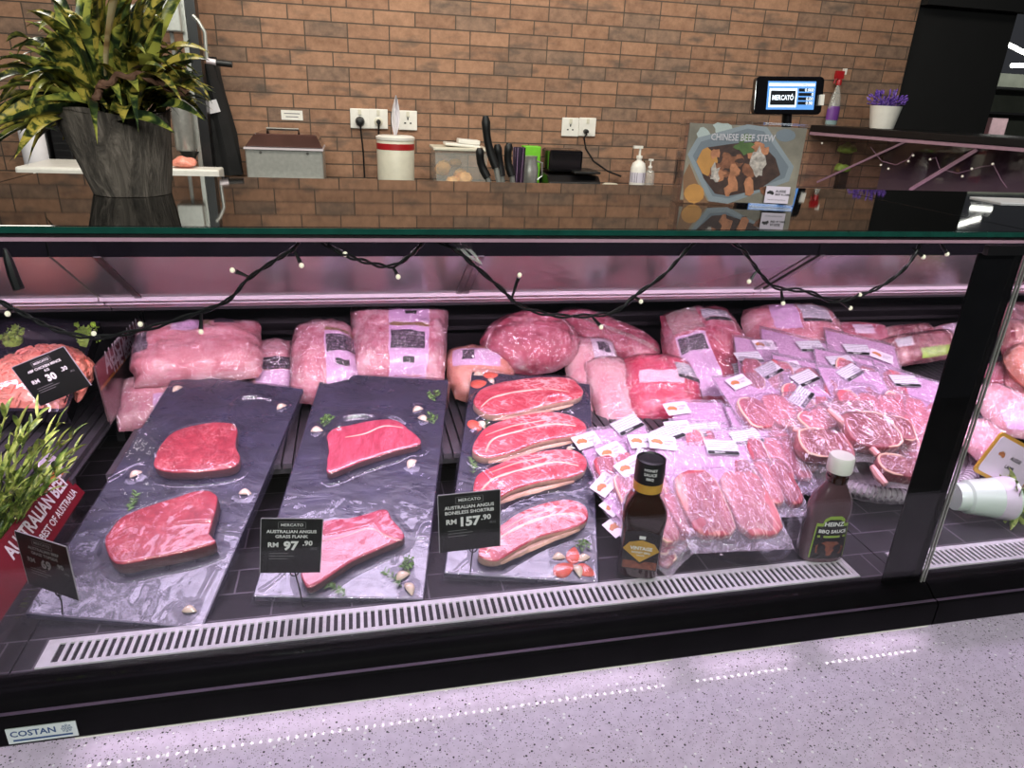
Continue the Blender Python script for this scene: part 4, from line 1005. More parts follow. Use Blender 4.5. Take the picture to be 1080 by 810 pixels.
def aus(mb, s, mat, Mx):
    vs = [(0, 0, 0)]+[(p[0]*s, p[1]*s*.85, 0) for p in AUS]
    mb.add(vs, [(0, 1+(i+1) % len(AUS), 1+i) for i in range(len(AUS))], mat, Mx)
lg = MB()
lx = [Vector(s2(zp(*p), .0050)) for p in ((640, 478), (860, 484), (842, 625), (636, 615))]
lw, lh = .0385, .0265; lc = sum(lx, Vector())/4
lc.x = min(lc.x, W/2-lw/2); 
lg.box((lc.x, lc.y, .0050), (lw, lh, .0010), 0)
Lz = Matrix.Translation((lc.x, lc.y, .0057))
aus(lg, .0058, 1, Lz @ Matrix.Translation((-.0115, .003, 0)))
lg.merge(text_mb('AUSSIE', .0055, 'LEFT', .03, 1), Lz @ Matrix.Translation((-.0035, .0055, 0)))
lg.merge(text_mb('BEEF & LAMB', .0043, 'LEFT', .03, 1), Lz @ Matrix.Translation((-.0035, .0005, 0)))
lg.merge(text_mb('THE BEST OF AUSTRALIA', .0026, mat=1), Lz @ Matrix.Translation((0, -.008, 0)))
part('logo_card', lg, [M['sticker'], M['dark_ink']], sg, smooth=False, label='small white card with a dark map logo')
pp = onz((1062, 213), DECKZ)
solo('paper_sheet', MB().bb(-.06, .06, -.035, .05, 0, .002), M['white_paper'], 'white paper lying on the deck at the right edge', 'paper', Matrix.Translation((pp.x+.02, pp.y, DECKZ+.0003)) @ Matrix.Rotation(-.1, 4, 'Z'), smooth=False)
# ================================================================ slate boards with their steaks
BP = slope_plane(1.0, .764, .35)
def poly_sd(p, poly):
    """signed distance to a 2D polygon, inside positive"""
    x, y = p; ins = False; best = 1e9; n = len(poly)
    for i in range(n):
        x0, y0 = poly[i]; x1, y1 = poly[(i+1) % n]
        if (y0 > y) != (y1 > y) and x < (x1-x0)*(y-y0)/(y1-y0)+x0: ins = not ins
        dx, dy = x1-x0, y1-y0; t = max(0, min(1, ((x-x0)*dx+(y-y0)*dy)/(dx*dx+dy*dy+1e-12)))
        d = math.hypot(x-x0-t*dx, y-y0-t*dy)
        best = min(best, d)
    return best if ins else -best
def smooth_outline(pts, per=5):
    n = len(pts); out = []
    for i in range(n):
        p0, p1, p2, p3 = [Vector((*pts[(i+k-1) % n], 0)) for k in range(4)]
        for j in range(per):
            t = j/per
            q = .5*((2*p1)+(p2-p0)*t+(2*p0-5*p1+4*p2-p3)*t*t+(3*p1-p0-3*p2+p3)*t**3)
            out.append((q.x, q.y))
    a = sum(out[i][0]*out[(i+1) % len(out)][1]-out[(i+1) % len(out)][0]*out[i][1] for i in range(len(out)))
    return out if a > 0 else out[::-1]
def slab(outline, T, spine, bev=.0035, bumpy=.0014, seed=0, side_mat=1, sharp=False, wedge=0.0):
    """thick cut of meat: rounded rim, gently uneven top; outline (x,y) ccw in metres"""
    sp = [Vector((*p, 0)) for p in spine]
    def near(p):
        p = Vector((*p, 0)); best = None
        for i in range(max(1, len(sp)-1)):
            a = sp[i]; b = sp[min(i+1, len(sp)-1)]; d = b-a
            t = 0 if d.length < 1e-9 else max(0, min(1, (p-a).dot(d)/d.dot(d)))
            q = a+d*t; e = (p-q).length
            if best is None or e < best[0]: best = (e, q)
        return best[1]
    n = len(outline); med = [near(p) for p in outline]
    rings = [(-.0, 0.0, 'b')]
    prof = [(bev*.5, 0), (0.0, T*.12), (-.0, T*.45), (bev*.10, T-bev*.75), (bev*.38, T-bev*.3), (bev, T)]
    vs = []; fs = []; ms = []
    off = Vector((seed*1.37, seed*.71, seed*.33))
    def put(p, m, inset, z, frac=0.0):
        P = Vector((*p, 0)); d = m-P; L = d.length
        s = min(1, (inset/(L+1e-9))) if not frac else min(1, inset/(L+1e-9)+frac*(1-inset/(L+1e-9)))
        q = P+d*s
        nz = bumpy*noise.noise(Vector((q.x*40, q.y*40, 0))+off)*(1 if z > T*.8 else 0)
        wob = .0012*noise.noise(Vector((q.x*60, q.y*60, z*60))+off)
        return (q.x+wob, q.y+wob, max(0, z+nz+(wedge*q.y if z > T*.5 else 0)))
    for ins, z in prof: vs += [put(p, m, ins, z) for p, m in zip(outline, med)]
    for fr in (.25, .55, .85, 1.0): vs += [put(p, m, bev, T+.0012*fr, fr) for p, m in zip(outline, med)]
    nr = len(vs)//n
    mb = MB()
    fs_side = []; fs_top = []
    for r in range(nr-1):
        for k in range(n):
            f = (r*n+k, r*n+(k+1) % n, (r+1)*n+(k+1) % n, (r+1)*n+k)
            (fs_side if r < 3 else fs_top).append(f)
    b0 = len(mb.v); mb.v += vs
    mb.f += fs_side; mb.m += [side_mat]*len(fs_side)
    mb.f += fs_top; mb.m += [0]*len(fs_top)
    mb.f.append(tuple(reversed(range(n)))); mb.m.append(side_mat)
    return mb
class Board:
    def __init__(s, fl, fr, br, bl, label):
        P = [BP.hit(p) for p in (fl, fr, br, bl)]
        o = (P[0]+P[1])/2; back = (P[2]+P[3])/2
        v = back-o; n = BP.n; u = v.cross(n).normalized()
        s.M = frame(o, u, n); s.Mi = s.M.inverted()
        s.q = [(s.Mi @ p) for p in P]
        s.q = [(p.x, p.y) for p in s.q]
        s.t = thing('serving_board', label, 'board', s.M, 'slate serving boards')
        s.t.matrix_world = s.M
        part('slate', MB().prism(s.q, -.012, 0), M['slate'], s.t, smooth=False, bevel=.002)
        s.st = []; s.bumps = []
    def loc(s, px, off=0.0):
        p = s.Mi @ BP.hit(px, off); return (p.x, p.y)
    def steak(s, pts, spine, T, mat, label, name='steak', group=None, seam=None, edge=None, seed=0, per=4, wedge=0):
        ol = smooth_outline([s.loc(p, T*.6) for p in pts], per)
        sp = [s.loc(p, T*.6) for p in spine]
        cx_ = sum(p[0] for p in ol)/len(ol); cy_ = sum(p[1] for p in ol)/len(ol)
        Mx = s.M @ Matrix.Translation((cx_, cy_, .0012))
        t = thing(name, label, 'steak', Mx, group)
        mb = slab([(p[0]-cx_, p[1]-cy_) for p in ol], T, [(p[0]-cx_, p[1]-cy_) for p in sp], seed=seed, wedge=wedge)
        part('meat', mb, mat, t, ang=60)
        s.st.append((ol, T))
        def strip(pp, w, h, z):
            q = [s.loc(p, T) for p in pp]; q = [Vector((a-cx_, b-cy_, z)) for a, b in q]
            # resample smooth
            rs = []
            for i in range(len(q)-1):
                p0, p1, p2, p3 = q[max(i-1, 0)], q[i], q[i+1], q[min(i+2, len(q)-1)]
                for j in range(4):
                    tt = j/4; rs.append(.5*((2*p1)+(p2-p0)*tt+(2*p0-5*p1+4*p2-p3)*tt*tt+(3*p1-p0-3*p2+p3)*tt**3))
            rs.append(q[-1]); m = MB(); N_ = len(rs)
            def fn(u_, v_):
                i = min(N_-1, int(round(u_*(N_-1)))); a = rs[max(i-1, 0)]; b = rs[min(i+1, N_-1)]
                d = (b-a).normalized(); sd = Vector((-d.y, d.x, 0)); ww = w*(.25+.75*math.sin(PI*min(1, max(0, .05+.9*u_)))) * (1+.5*noise.noise(rs[i]*90))
                x = v_*2-1
                return rs[i]+sd*(x*ww)+Vector((0, 0, h*(1-x*x)-.0006))
            m.grid(fn, N_-1, 4); return m
        if seam:
            for k, (pp, w) in enumerate(seam): part('fat_seam', strip(pp, w, .0016, T+.0012), M['fat'], t)
        if edge:
            pp, w = edge; part('fat_edge', strip(pp, w, .004, T*.55), M['fat_edge'], t)
        return t
    def film(s, folds=()):
        fl = []
        for pts, amp, wd in folds:
            P = [s.loc(p, .012) for p in pts]; R_ = []
            for i in range(len(P)-1):
                p0, p1, p2, p3 = [Vector((*P[min(max(k, 0), len(P)-1)], 0)) for k in (i-1, i, i+1, i+2)]
                for j in range(5):
                    t = j/5; R_.append(.5*((2*p1)+(p2-p0)*t+(2*p0-5*p1+4*p2-p3)*t*t+(3*p1-p0-3*p2+p3)*t**3))
            R_.append(Vector((*P[-1], 0))); fl.append((R_, amp, wd, (min(p.x for p in R_)-.01, max(p.x for p in R_)+.01, min(p.y for p in R_)-.01, max(p.y for p in R_)+.01)))
        xs = [p[0] for p in s.q]; ys = [p[1] for p in s.q]
        q = s.q
        def fn(u, v):
            uu = -.02+1.04*u; vv = -.02+1.04*v
            bx = q[0][0]*(1-uu)*(1-vv)+q[1][0]*uu*(1-vv)+q[2][0]*uu*vv+q[3][0]*(1-uu)*vv
            by = q[0][1]*(1-uu)*(1-vv)+q[1][1]*uu*(1-vv)+q[2][1]*uu*vv+q[3][1]*(1-uu)*vv
            h = .0042
            for ol, T in s.st:
                d = poly_sd((bx, by), ol)
                k = max(0, min(1, (d+.020)/.022)); k = k*k*(3-2*k)
                h = max(h, .0042+(T+.0012)*k)
            for (qx, qy, qh, qr) in s.bumps:
                dd = ((bx-qx)**2+(by-qy)**2)/(qr*qr)
                if dd < 6: h = max(h, .0042+qh*1.25*math.exp(-dd*.8))
            h += .0009*noise.noise(Vector((bx*30, by*30, 2)))+.0006*noise.noise(Vector((bx*80, by*60, 5)))
            for R_, amp, wd, bbx in fl:
                if bbx[0] < bx < bbx[1] and bbx[2] < by < bbx[3]:
                    dm = 1e9
                    for i in range(len(R_)-1):
                        a, b = R_[i], R_[i+1]; dx, dy = b.x-a.x, b.y-a.y
                        t = max(0, min(1, ((bx-a.x)*dx+(by-a.y)*dy)/(dx*dx+dy*dy+1e-12)))
                        dm = min(dm, math.hypot(bx-a.x-t*dx, by-a.y-t*dy))
                    h += amp*math.exp(-(dm/wd)**2)
            e = max(abs(uu-.5), abs(vv-.5))-.5
            if e > 0: h = .003-.016*min(1, e/.018)
            return (bx, by, h)
        part('cling_film', MB().grid(fn, 130, 250), M['cling'], s.t, ang=180)

B1 = Board((26, 648), (213, 664), (320, 410), (185, 394), 'left slate board, cling wrapped, carrying two lean red steaks')
B2 = Board((266, 630), (447, 633), (473, 401), (340, 393), 'middle slate board, cling wrapped, carrying two pink flank steaks')
B3 = Board((468, 605), (632, 616), (622, 405), (498, 390), 'right slate board, cling wrapped, carrying four marbled steaks')
B1.steak([(163, 492), (169, 476), (180, 462), (197, 454), (225, 449), (246, 450), (251, 458), (250, 474), (254, 487), (247, 496), (225, 500), (195, 502), (172, 500)], [(185, 482), (232, 474)], .024, [M['lean'], M['oxid']], 'lean red steak at the upper half of the left slate board', group='steaks on the left board', seed=1)
B1.steak([(112, 578), (118, 563), (132, 549), (150, 541), (180, 531), (205, 523), (222, 522), (231, 530), (227, 550), (222, 570), (228, 577), (200, 586), (160, 594), (125, 599)], [(135, 573), (205, 550)], .030, [M['lean'], M['oxid']], 'large lean red steak at the lower half of the left slate board', group='steaks on the left board', seed=2)
B2.steak([(345, 462), (352, 455), (368, 451), (400, 445), (417, 446), (431, 455), (444, 470), (415, 479), (380, 490), (348, 502), (345, 490), (347, 477)], [(362, 478), (418, 462)], .020, [M['flank'], M['oxid']], 'pink flank steak at the upper half of the middle slate board', group='steaks on the middle board', seed=3, seam=[([(364, 462), (385, 458), (405, 450), (425, 452)], .0016)])
B2.steak([(318, 606), (322, 590), (328, 560), (345, 552), (375, 548), (405, 540), (413, 550), (427, 569), (405, 580), (370, 596), (330, 622), (320, 615)], [(340, 590), (402, 560)], .022, [M['flank'], M['oxid']], 'pink flank steak partly behind the RM 97.90 price tag', group='steaks on the middle board', seed=4, seam=[([(338, 572), (365, 566), (390, 558), (408, 566), (424, 571)], .0014)])
RB = 'marbled steaks on the right board'
for i, (pts, spn, sm, eg, lab) in enumerate((
    ([(499, 427), (505, 415), (520, 408), (545, 403), (575, 400), (600, 402), (613, 412), (613, 420), (600, 425), (575, 430), (550, 437), (525, 441), (508, 437)], [(515, 425), (550, 418), (598, 413)], [([(507, 430), (520, 420), (545, 414), (575, 411), (600, 414)], .0035)], [(520, 440), (545, 437), (575, 431), (605, 424)], 'topmost marbled steak on the right slate board'),
    ([(498, 478), (503, 464), (515, 452), (540, 443), (575, 437), (600, 440), (617, 450), (615, 460), (595, 464), (565, 470), (540, 480), (512, 486)], [(515, 470), (555, 456), (602, 450)], [([(512, 478), (520, 464), (545, 456), (580, 448), (607, 450)], .0035), ([(512, 460), (540, 450), (575, 444)], .0015)], [(515, 485), (540, 480), (570, 470), (610, 462)], 'second marbled steak from the top on the right slate board'),
    ([(499, 515), (505, 502), (525, 492), (550, 483), (580, 477), (605, 478), (618, 488), (615, 500), (598, 507), (570, 511), (540, 520), (520, 531), (503, 527)], [(517, 512), (560, 497), (602, 489)], [([(506, 520), (520, 506), (550, 496), (585, 488), (610, 492)], .0035), ([(515, 500), (545, 489), (580, 482)], .0015)], [(525, 529), (545, 520), (575, 512), (606, 505)], 'third marbled steak from the top, just above the RM 157.90 tag'),
    ([(504, 585), (510, 572), (530, 555), (550, 542), (575, 533), (600, 530), (617, 537), (618, 552), (600, 561), (570, 569), (545, 582), (525, 594), (508, 592)], [(520, 577), (560, 556), (602, 545)], [([(512, 583), (530, 566), (560, 551), (590, 543), (612, 545)], .0035), ([(530, 560), (555, 546), (585, 538)], .0015)], [(528, 592), (548, 581), (575, 569), (612, 556)], 'lowest marbled steak, right of the RM 157.90 tag'))):
    B3.steak(pts, spn, .021, [M['marbled'], M['fat_edge']], lab, group=RB, seed=5+i, seam=sm, edge=(eg, .006))

# ---------------------------------------------------------------- garnish under the film
def clove_mb(L=.024, seed=0):
    def fn(u, v):
        a = 2*PI*u; r = L*.34*math.sin(PI*v)**.75*(1-.35*v)
        return (L*(v-.5)+.0, r*math.cos(a)+L*.10*math.sin(PI*v), max(0, r*.9*(math.sin(a)*.75+.62)))
    return MB().grid(fn, 12, 10)
def clove(B, px, lab, rot=0.0, L=.024):
    x, y = B.loc(px, .006)
    solo('garlic_clove', clove_mb(L), M['garlic'], lab, 'garlic clove', B.M @ Matrix.Translation((x, y, .0008)) @ Matrix.Rotation(rot, 4, 'Z'), 'garlic cloves on the boards')
    B.bumps.append((x, y, .0085, .013))
def sprig(B, px, lab, kind, rot=0.0, s=1.0, seed=0):
    x, y = B.loc(px, .004); rnd = random.Random(seed+int(px[0])); m = MB()
    if kind == 'parsley':
        for k in range(26):
            a = rnd.uniform(0, 2*PI); r = rnd.uniform(.2, 1)*.017*s
            c = Vector((r*math.cos(a), r*math.sin(a), .001+rnd.uniform(.001, .006)))
            leaf(m, c, c+Vector((rnd.uniform(-.008, .008), rnd.uniform(-.008, .008), rnd.uniform(-.002, .003))), .006*s, .001, 0, rnd.uniform(-1, 1))
        for k in range(5):
            a = rnd.uniform(0, 2*PI); m.tube([(0, -.018*s, .0015), (.012*math.cos(a)*s, .012*math.sin(a)*s, .004)], .0007, 4)
    else:
        Ls = .045*s
        m.tube([(0, -Ls/2, .0012), (.003, 0, .003), (0, Ls/2, .0015)], .0008, 5)
        for k in range(22):
            f = rnd.uniform(-.5, .5); sd = rnd.choice([-1, 1])
            c = Vector((.003*math.cos(f*3), f*Ls, .002))
            leaf(m, c, c+Vector((sd*.009, .005, rnd.uniform(0, .003))), .0035, .001, 0, rnd.uniform(-.6, .6))
    solo('herb_sprig', m, M['herb'], lab, 'herb', B.M @ Matrix.Translation((x, y, .0008)) @ Matrix.Rotation(rot, 4, 'Z'), 'herb sprigs on the boards')
def wedge(B, px, lab, rot=0.0, L=.032):
    x, y = B.loc(px, .006); L *= 1.3
    def fn(u, v):
        a = PI*u; r = L*.36*math.sin(PI*v)**.55*(1.15-.5*v)
        return (L*(v-.5), r*math.cos(a), r*math.sin(a)*.42)
    m = MB().grid(fn, 8, 10).add([fn(0, k/10) for k in range(11)]+[fn(1, k/10) for k in range(10, -1, -1)], [tuple(range(22))])
    solo('tomato_wedge', m, M['tomato'], lab, 'tomato wedge', B.M @ Matrix.Translation((x, y, .0006)) @ Matrix.Rotation(rot, 4, 'Z'), 'tomato wedges on the right board')
    B.bumps.append((x, y, .0060, .022))
clove(B1, (187, 409), 'garlic clove at the top left corner of the left slate board', .9)
clove(B1, (297, 428), 'garlic clove at the top right corner of the left slate board', .8)
clove(B1, (143, 499), 'slim garlic clove left of the upper steak on the left board', .8)
clove(B1, (258, 519), 'garlic clove at the right edge of the left board, between its steaks', .1)
clove(B1, (199, 643), 'garlic clove at the bottom right of the left slate board', .1)
sprig(B1, (139, 528), 'dry thyme twig left of the lower steak on the left board', 'thyme', .1)
sprig(B2, (343, 443), 'parsley at the upper left of the middle slate board', 'parsley', 0)
clove(B2, (334, 453), 'garlic clove beside the parsley, left edge of the middle board', .2, .026)
clove(B2, (441, 431), 'upper garlic clove of the pair at the top right of the middle board', .5, .026)
clove(B2, (446, 441), 'lower garlic clove of the pair at the top right of the middle board', -.4, .026)
sprig(B2, (457, 417), 'parsley at the very top right corner of the middle board', 'parsley', 0, .8)
sprig(B2, (455, 441), 'parsley right of the garlic pair on the middle board', 'parsley', .4, .9)
clove(B2, (435, 488), 'garlic clove under the upper flank steak on the middle board', 1.0, .028)
sprig(B2, (430, 594), 'parsley right of the lower flank steak', 'parsley', 0, .9)
clove(B2, (425, 607), 'upper garlic clove at the bottom right of the middle board', .6, .028)
clove(B2, (431, 620), 'lower garlic clove at the bottom right of the middle board', -1.0, .028)
sprig(B2, (414, 610), 'thin rosemary sprig by the bottom garlic cloves', 'thyme', .9)
sprig(B2, (353, 622), 'rosemary sprig below the lower flank steak', 'thyme', 1.2)
clove(B3, (505, 394), 'garlic clove at the top left corner of the right board', .1, .024)
wedge(B3, (518, 394), 'tomato wedge at the top left corner of the right board', .3, .028)
wedge(B3, (505, 403), 'tomato wedge under the corner garlic clove of the right board', .5, .032)
clove(B3, (518, 401), 'garlic clove beside the corner tomato wedges of the right board', -.8, .022)
wedge(B3, (501, 447), 'tomato wedge between the first and second marbled steaks', -.6, .03)
clove(B3, (508, 447), 'garlic clove between the first and second marbled steaks', -.9, .026)
sprig(B3, (514, 448), 'parsley between the first and second marbled steaks', 'parsley', 0, .6)
sprig(B3, (498, 490), 'herb sprig at the left edge between second and third marbled steaks', 'thyme', .2)
clove(B3, (602, 473), 'garlic clove right of the second marbled steak', .9, .022)
wedge(B3, (605, 584), 'upper tomato petal of the garnish flower, bottom of the right board', 1.4, .030)
wedge(B3, (595, 599), 'lower left tomato petal of the garnish flower', .6, .034)
wedge(B3, (618, 600), 'right tomato petal of the garnish flower', -.4, .030)
clove(B3, (590, 587), 'left garlic petal of the garnish flower', .2, .026)
clove(B3, (617, 588), 'right garlic petal of the garnish flower', .5, .026)
clove(B3, (609, 601), 'bottom garlic petal of the garnish flower', -1.1, .028)
sprig(B3, (614, 574), 'dark parsley above the garnish flower', 'parsley', 0, .9)
B1.film([([(248, 456), (244, 438), (247, 424), (258, 417), (272, 416), (284, 419)], .0085, .0066), ([(165, 486), (148, 486), (130, 494), (113, 503)], .0055, .0045), ([(220, 493), (232, 498), (246, 494), (247, 488)], .0048, .0042),
         ([(190, 560), (210, 558), (235, 558), (258, 561)], .0046, .0044), ([(115, 551), (124, 549), (131, 553), (128, 562)], .0055, .0045), ([(205, 640), (214, 622), (226, 600)], .0046, .0044), ([(154, 455), (148, 450), (135, 462)], .0055, .0045), ([(168, 470), (150, 452), (170, 448)], .002, .003), ([(130, 545), (115, 560), (112, 580)], .002, .003)])
B2.film([([(358, 455), (356, 446), (362, 439), (380, 436), (400, 439), (420, 445), (433, 451)], .0090, .0070), ([(341, 570), (360, 566), (385, 560), (395, 558), (402, 568), (415, 575), (425, 576)], .002, .0025), ([(427, 574), (435, 566), (448, 564), (452, 568)], .0055, .0045), ([(416, 590), (418, 580), (424, 576)], .0055, .0045), ([(440, 560), (446, 550), (456, 548)], .0055, .0045), ([(275, 620), (300, 600), (330, 560), (360, 548)], .002, .003)])
B3.film([([(575, 430), (573, 424), (590, 421), (600, 424), (604, 432)], .0055, .0045), ([(503, 440), (520, 443), (540, 441)], .0055, .0045), ([(583, 498), (588, 508), (600, 513), (613, 510), (616, 503)], .0060, .0048), ([(502, 498), (512, 500), (520, 508)], .0055, .0045), ([(520, 590), (526, 598), (530, 590)], .0055, .0045), ([(585, 536), (588, 527), (598, 525)], .0055, .0045), ([(612, 545), (622, 560), (626, 580), (630, 610)], .002, .003), ([(480, 600), (500, 585), (520, 590)], .002, .003), ([(600, 470), (612, 474), (617, 467)], .0055, .0045)])

# ================================================================ price tags
def price_tag(TL, TR, BR, BL, y, label, lines, price, cents, floor_pt, hole='left', rows=2):
    P = [ony(p, y) for p in (TL, TR, BR, BL)]
    return P
def tag_from(P, label, lines, price, cents, stem_to, dim=False):  # dim: weak light on the tag is put into grey lettering
    c = sum(P, Vector())/4; u = ((P[1]-P[0])+(P[2]-P[3])).normalized(); v = ((P[0]-P[3])+(P[1]-P[2])).normalized(); n = u.cross(v)
    Mx = frame(c, u, n); w = ((P[1]-P[0]).length+(P[2]-P[3]).length)/2; h = ((P[0]-P[3]).length+(P[1]-P[2]).length)/2
    t = thing('price_tag', label, 'price tag', Mx, 'black price tags')
    m = MB().box((0, 0, 0), (w, h, .0012), 0)
    # thin pale edge of the plastic sleeve
    for (a, b, cc, d) in ((-w/2, w/2, h/2, h/2+.0012), (-w/2-.0012, -w/2, -h/2, h/2), (w/2, w/2+.0012, -h/2, h/2)):
        m.bb(a, b, cc, d, -.0008, .0008, 2)
    f = h/.10; z = .0008
    def put(tx, size, x, yy, al='CENTER', bold=.02, mat=1):
        m.merge(text_mb(tx, size, al, bold, mat), Matrix.Translation((x, yy, z)))
    put('MERCATO', .0072*f, 0, h*.39, bold=.01)
    bw, bh = .040*f, .0105*f
    for q in ((-bw/2, bw/2, h*.39+bh/2, h*.39+bh/2+.0006), (-bw/2, bw/2, h*.39-bh/2-.0006, h*.39-bh/2), (-bw/2-.0006, -bw/2, h*.39-bh/2, h*.39+bh/2), (bw/2, bw/2+.0006, h*.39-bh/2, h*.39+bh/2)):
        m.add([(q[0], q[2], z), (q[1], q[2], z), (q[1], q[3], z), (q[0], q[3], z)], [(0, 1, 2, 3)], 3)
    for k, ln in enumerate(lines): put(ln, .0078*f, 0, h*(.27-.09*k), bold=.025)
    yy = h*(.27-.09*len(lines)-.075)
    put('RM', .012*f, -w*.30, yy+.001, bold=.03)
    put(price, .0215*f, -w*.01, yy-.001, bold=.045)
    put('.'+cents, .0125*f, w*.27, yy+.004, bold=.03)
    put('/KG', .006*f, w*.38, yy-.006*f, bold=.01, mat=3)
    for k in range(3):
        m.add([(-w*.36, yy-h*(.15+.05*k), z), (-w*(.05 if k != 1 else -.05), yy-h*(.15+.05*k), z), (-w*(.05 if k != 1 else -.05), yy-h*(.14+.05*k), z), (-w*.36, yy-h*(.14+.05*k), z)], [(0, 1, 2, 3)], 3)
    part('card', m, [M['black_card'], M['grey_ink'] if dim else M['white_ink'], M['acrylic_edge'], M['grey_ink']], t, smooth=False, label='black card reading RM '+price+'.'+cents)
    Mi_ = Mx.inverted(); s0 = Vector((0.006, -h/2+.004, -.002)); s1 = Mi_ @ Vector(stem_to)
    part('wire_stem', MB().tube([s0+Vector((0, .01, 0)), s0, s0.lerp(s1, .5)+Vector((0, 0, -.003)), s1], .0012, 6), M['wire_black'], t)
    ring = [s0+Vector((.006*math.cos(a), .006*math.sin(a)-.006, 0)) for a in [2*PI*k/14 for k in range(14)]]
    part('clip_ring', MB().tube(ring, .0011, 6, closed=True), M['wire_black'], t)
    return t
M['acrylic_edge'] = plain('pale sleeve edge', srgb(150, 145, 150), 0.3)
y = .965
tag_from([ony(p, y) for p in ((267, 548), (332, 548), (345, 603), (283, 603))], 'black price tag reading RM 97.90 in front of the middle slate board', ['AUSTRALIAN ANGUS', 'GRASS FLANK'], '97', '90', BP.hit((320, 640)))
tag_from([ony(p, y) for p in ((460, 523), (525, 517), (529, 575), (466, 583))], 'black price tag reading RM 157.90 in front of the right slate board', ['AUSTRALIAN ANGUS', 'BONELESS SHORTRIB'], '157', '90', BP.hit((496, 604)))
tag_from([onz((16, 560), .905), onz((70, 577), .905), onz((70, 577), .905)+Vector((0, 0, -.098)), onz((16, 560), .905)+Vector((0, 0, -.098))], 'turned black price tag reading RM 69.90 at the far left of the case', ['AUSTRALIAN BEEF', 'GRASS TOPSIDE'], '69', '90', BP.hit((66, 650)), True)
M3 = [ony(p, 1.30) for p in ((19, 386), (73, 364), (90, 408), (37, 430))]
tag_from(M3, 'tilted black price tag reading RM 30.30 on the mince tray', ['ABF CHICKEN MINCE', 'KG'], '30', '30', ony((68, 425), 1.34))
# clear rails that carry the two middle tags
# ================================================================ vacuum packs
def pillow(w, l, T, seed, amp=.10, sc=3.0, rnd=.35, back=.55, nu=26, nv=26, taper=0.0, bend=0.0, pw=3.2):
    off = Vector((seed*2.3, seed*.9, seed*1.7))
    def srf(s, t, top=True, lift=0.0):
        x = w/2*s*math.sqrt(max(0, 1-rnd*t*t))*(1+taper*t); yv = l/2*t*math.sqrt(max(0, 1-rnd*s*s))
        k = max(0, (1-abs(s)**pw)*(1-abs(t)**pw))**.5
        nz = amp*noise.noise(Vector((s*sc, t*sc, 0 if top else 9))+off)+.5*amp*noise.noise(Vector((s*sc*2.3, t*sc*2.3, 4))+off)
        edge = .012*noise.noise(Vector((s*4, t*4, 7))+off)*(.5+.5*max(abs(s), abs(t)))
        z = T*k*(1+nz) if top else -T*back*k*(1+nz)
        return (x+edge*w*2, yv+edge*l*2+bend*s*s, z+lift)
    m = MB()
    m.grid(lambda u, v: srf(2*u-1, 2*v-1), nu, nv)
    m.grid(lambda u, v: srf(2*u-1, 2*v-1, False), nu, nv, flip=True)
    return m, srf
def pack(L, R, B, T, pl, off, thick, label, mat, seed, name='meat_pack', patches=(), cat='meat pack', group='vacuum packed cuts at the back', scale=1.0, film_=True, **k):
    P = [pl.hit(p, off) for p in (L, R, B, T)]
    o = (P[0]+P[1]+P[2]+P[3])/4; u = P[1]-P[0]
    Mx = frame(o, u, pl.n)
    v = Vector((Mx[0][1], Mx[1][1], Mx[2][1]))
    w = u.length; l = abs((P[3]-P[2]).dot(v))
    t = thing(name, label, cat, Mx, group)
    m, srf = pillow(w*scale, l*scale, thick, seed, **k)
    part('packed_cut', m, M[mat], t, ang=180)
    for pi_, (s0, s1, t0, t1, mt, nm, lab) in enumerate(patches):
        g = MB().grid(lambda a, b: srf(s0+(s1-s0)*a, t0+(t1-t0)*b, True, .0012+.0008*pi_), 16, 16)
        part(nm, g, M[mt], t, label=lab, ang=180)
    if film_:
        offf = Vector((seed*1.9, seed*.4, 3))
        def skin(a, b):
            q = srf(2*a-1, 2*b-1, True, 0); e = min(1, 6*min(a, 1-a, b, 1-b))
            r = abs(noise.noise(Vector((q[0]*32, q[1]*32, 1))+offf))
            return (q[0], q[1], q[2]+.0012+e*(.0008*len(patches)+.0012+.0045*max(0, .16-r)/.16))
        part('shrink_film', MB().grid(skin, 56, 56), M['shrink'], t, ang=180)
    return t, srf, Mx, w, l
BK = slope_plane(1.55, .905, .85)
# left of the boards
pack((139, 378), (279, 368), (210, 405), (207, 341), BK, .030, .050, 'large fatty roast pack lying behind the left slate board', 'roast', 1, patches=[(-.94, -.70, -.05, .62, 'crest', 'crest_print', 'dark crest print'), (-.35, .12, .45, .86, 'label_lilac', 'pack_print', 'lilac printed panel'), (.14, .24, .55, .8, 'kraft', 'pack_band', 'tan stripe'), (.30, .62, .62, .86, 'crest', 'crest_print', 'dark crest print')], amp=.16, rnd=.16)
pack((120, 432), (205, 420), (160, 450), (170, 392), BK, -.015, .035, 'pale pink pack pressed under the large fatty roast', 'palepack', 2, patches=[(.05, .7, -.9, .0, 'lilac', 'pack_print', 'lilac printed panel')], rnd=.2)
pack((262, 392), (312, 388), (285, 412), (290, 355), BK, -.025, .030, 'small lilac pack with black label between two roasts', 'palepack', 3, patches=[(-.7, .85, -.35, .12, 'crest', 'black_label', 'black label'), (-.7, .8, -.95, -.38, 'label_lilac', 'pack_print', 'lilac print')], rnd=.2)
def roast_print(): return
pack((307, 385), (380, 380), (345, 424), (338, 338), BK, .012, .055, 'mottled pink roast pack, narrower one behind the middle board', 'roast2', 4, patches=[(.05, .97, -.95, .45, 'lilac', 'pack_print', 'lilac printed panel'), (.05, .95, .46, .54, 'kraft', 'pack_band', 'tan stripe'), (.1, .9, -.05, .36, 'crest', 'crest_print', 'dark oval crest'), (.3, .7, -.4, -.25, 'dark_ink', 'cow_print', 'small dark cow print')], rnd=.2, taper=-.1)
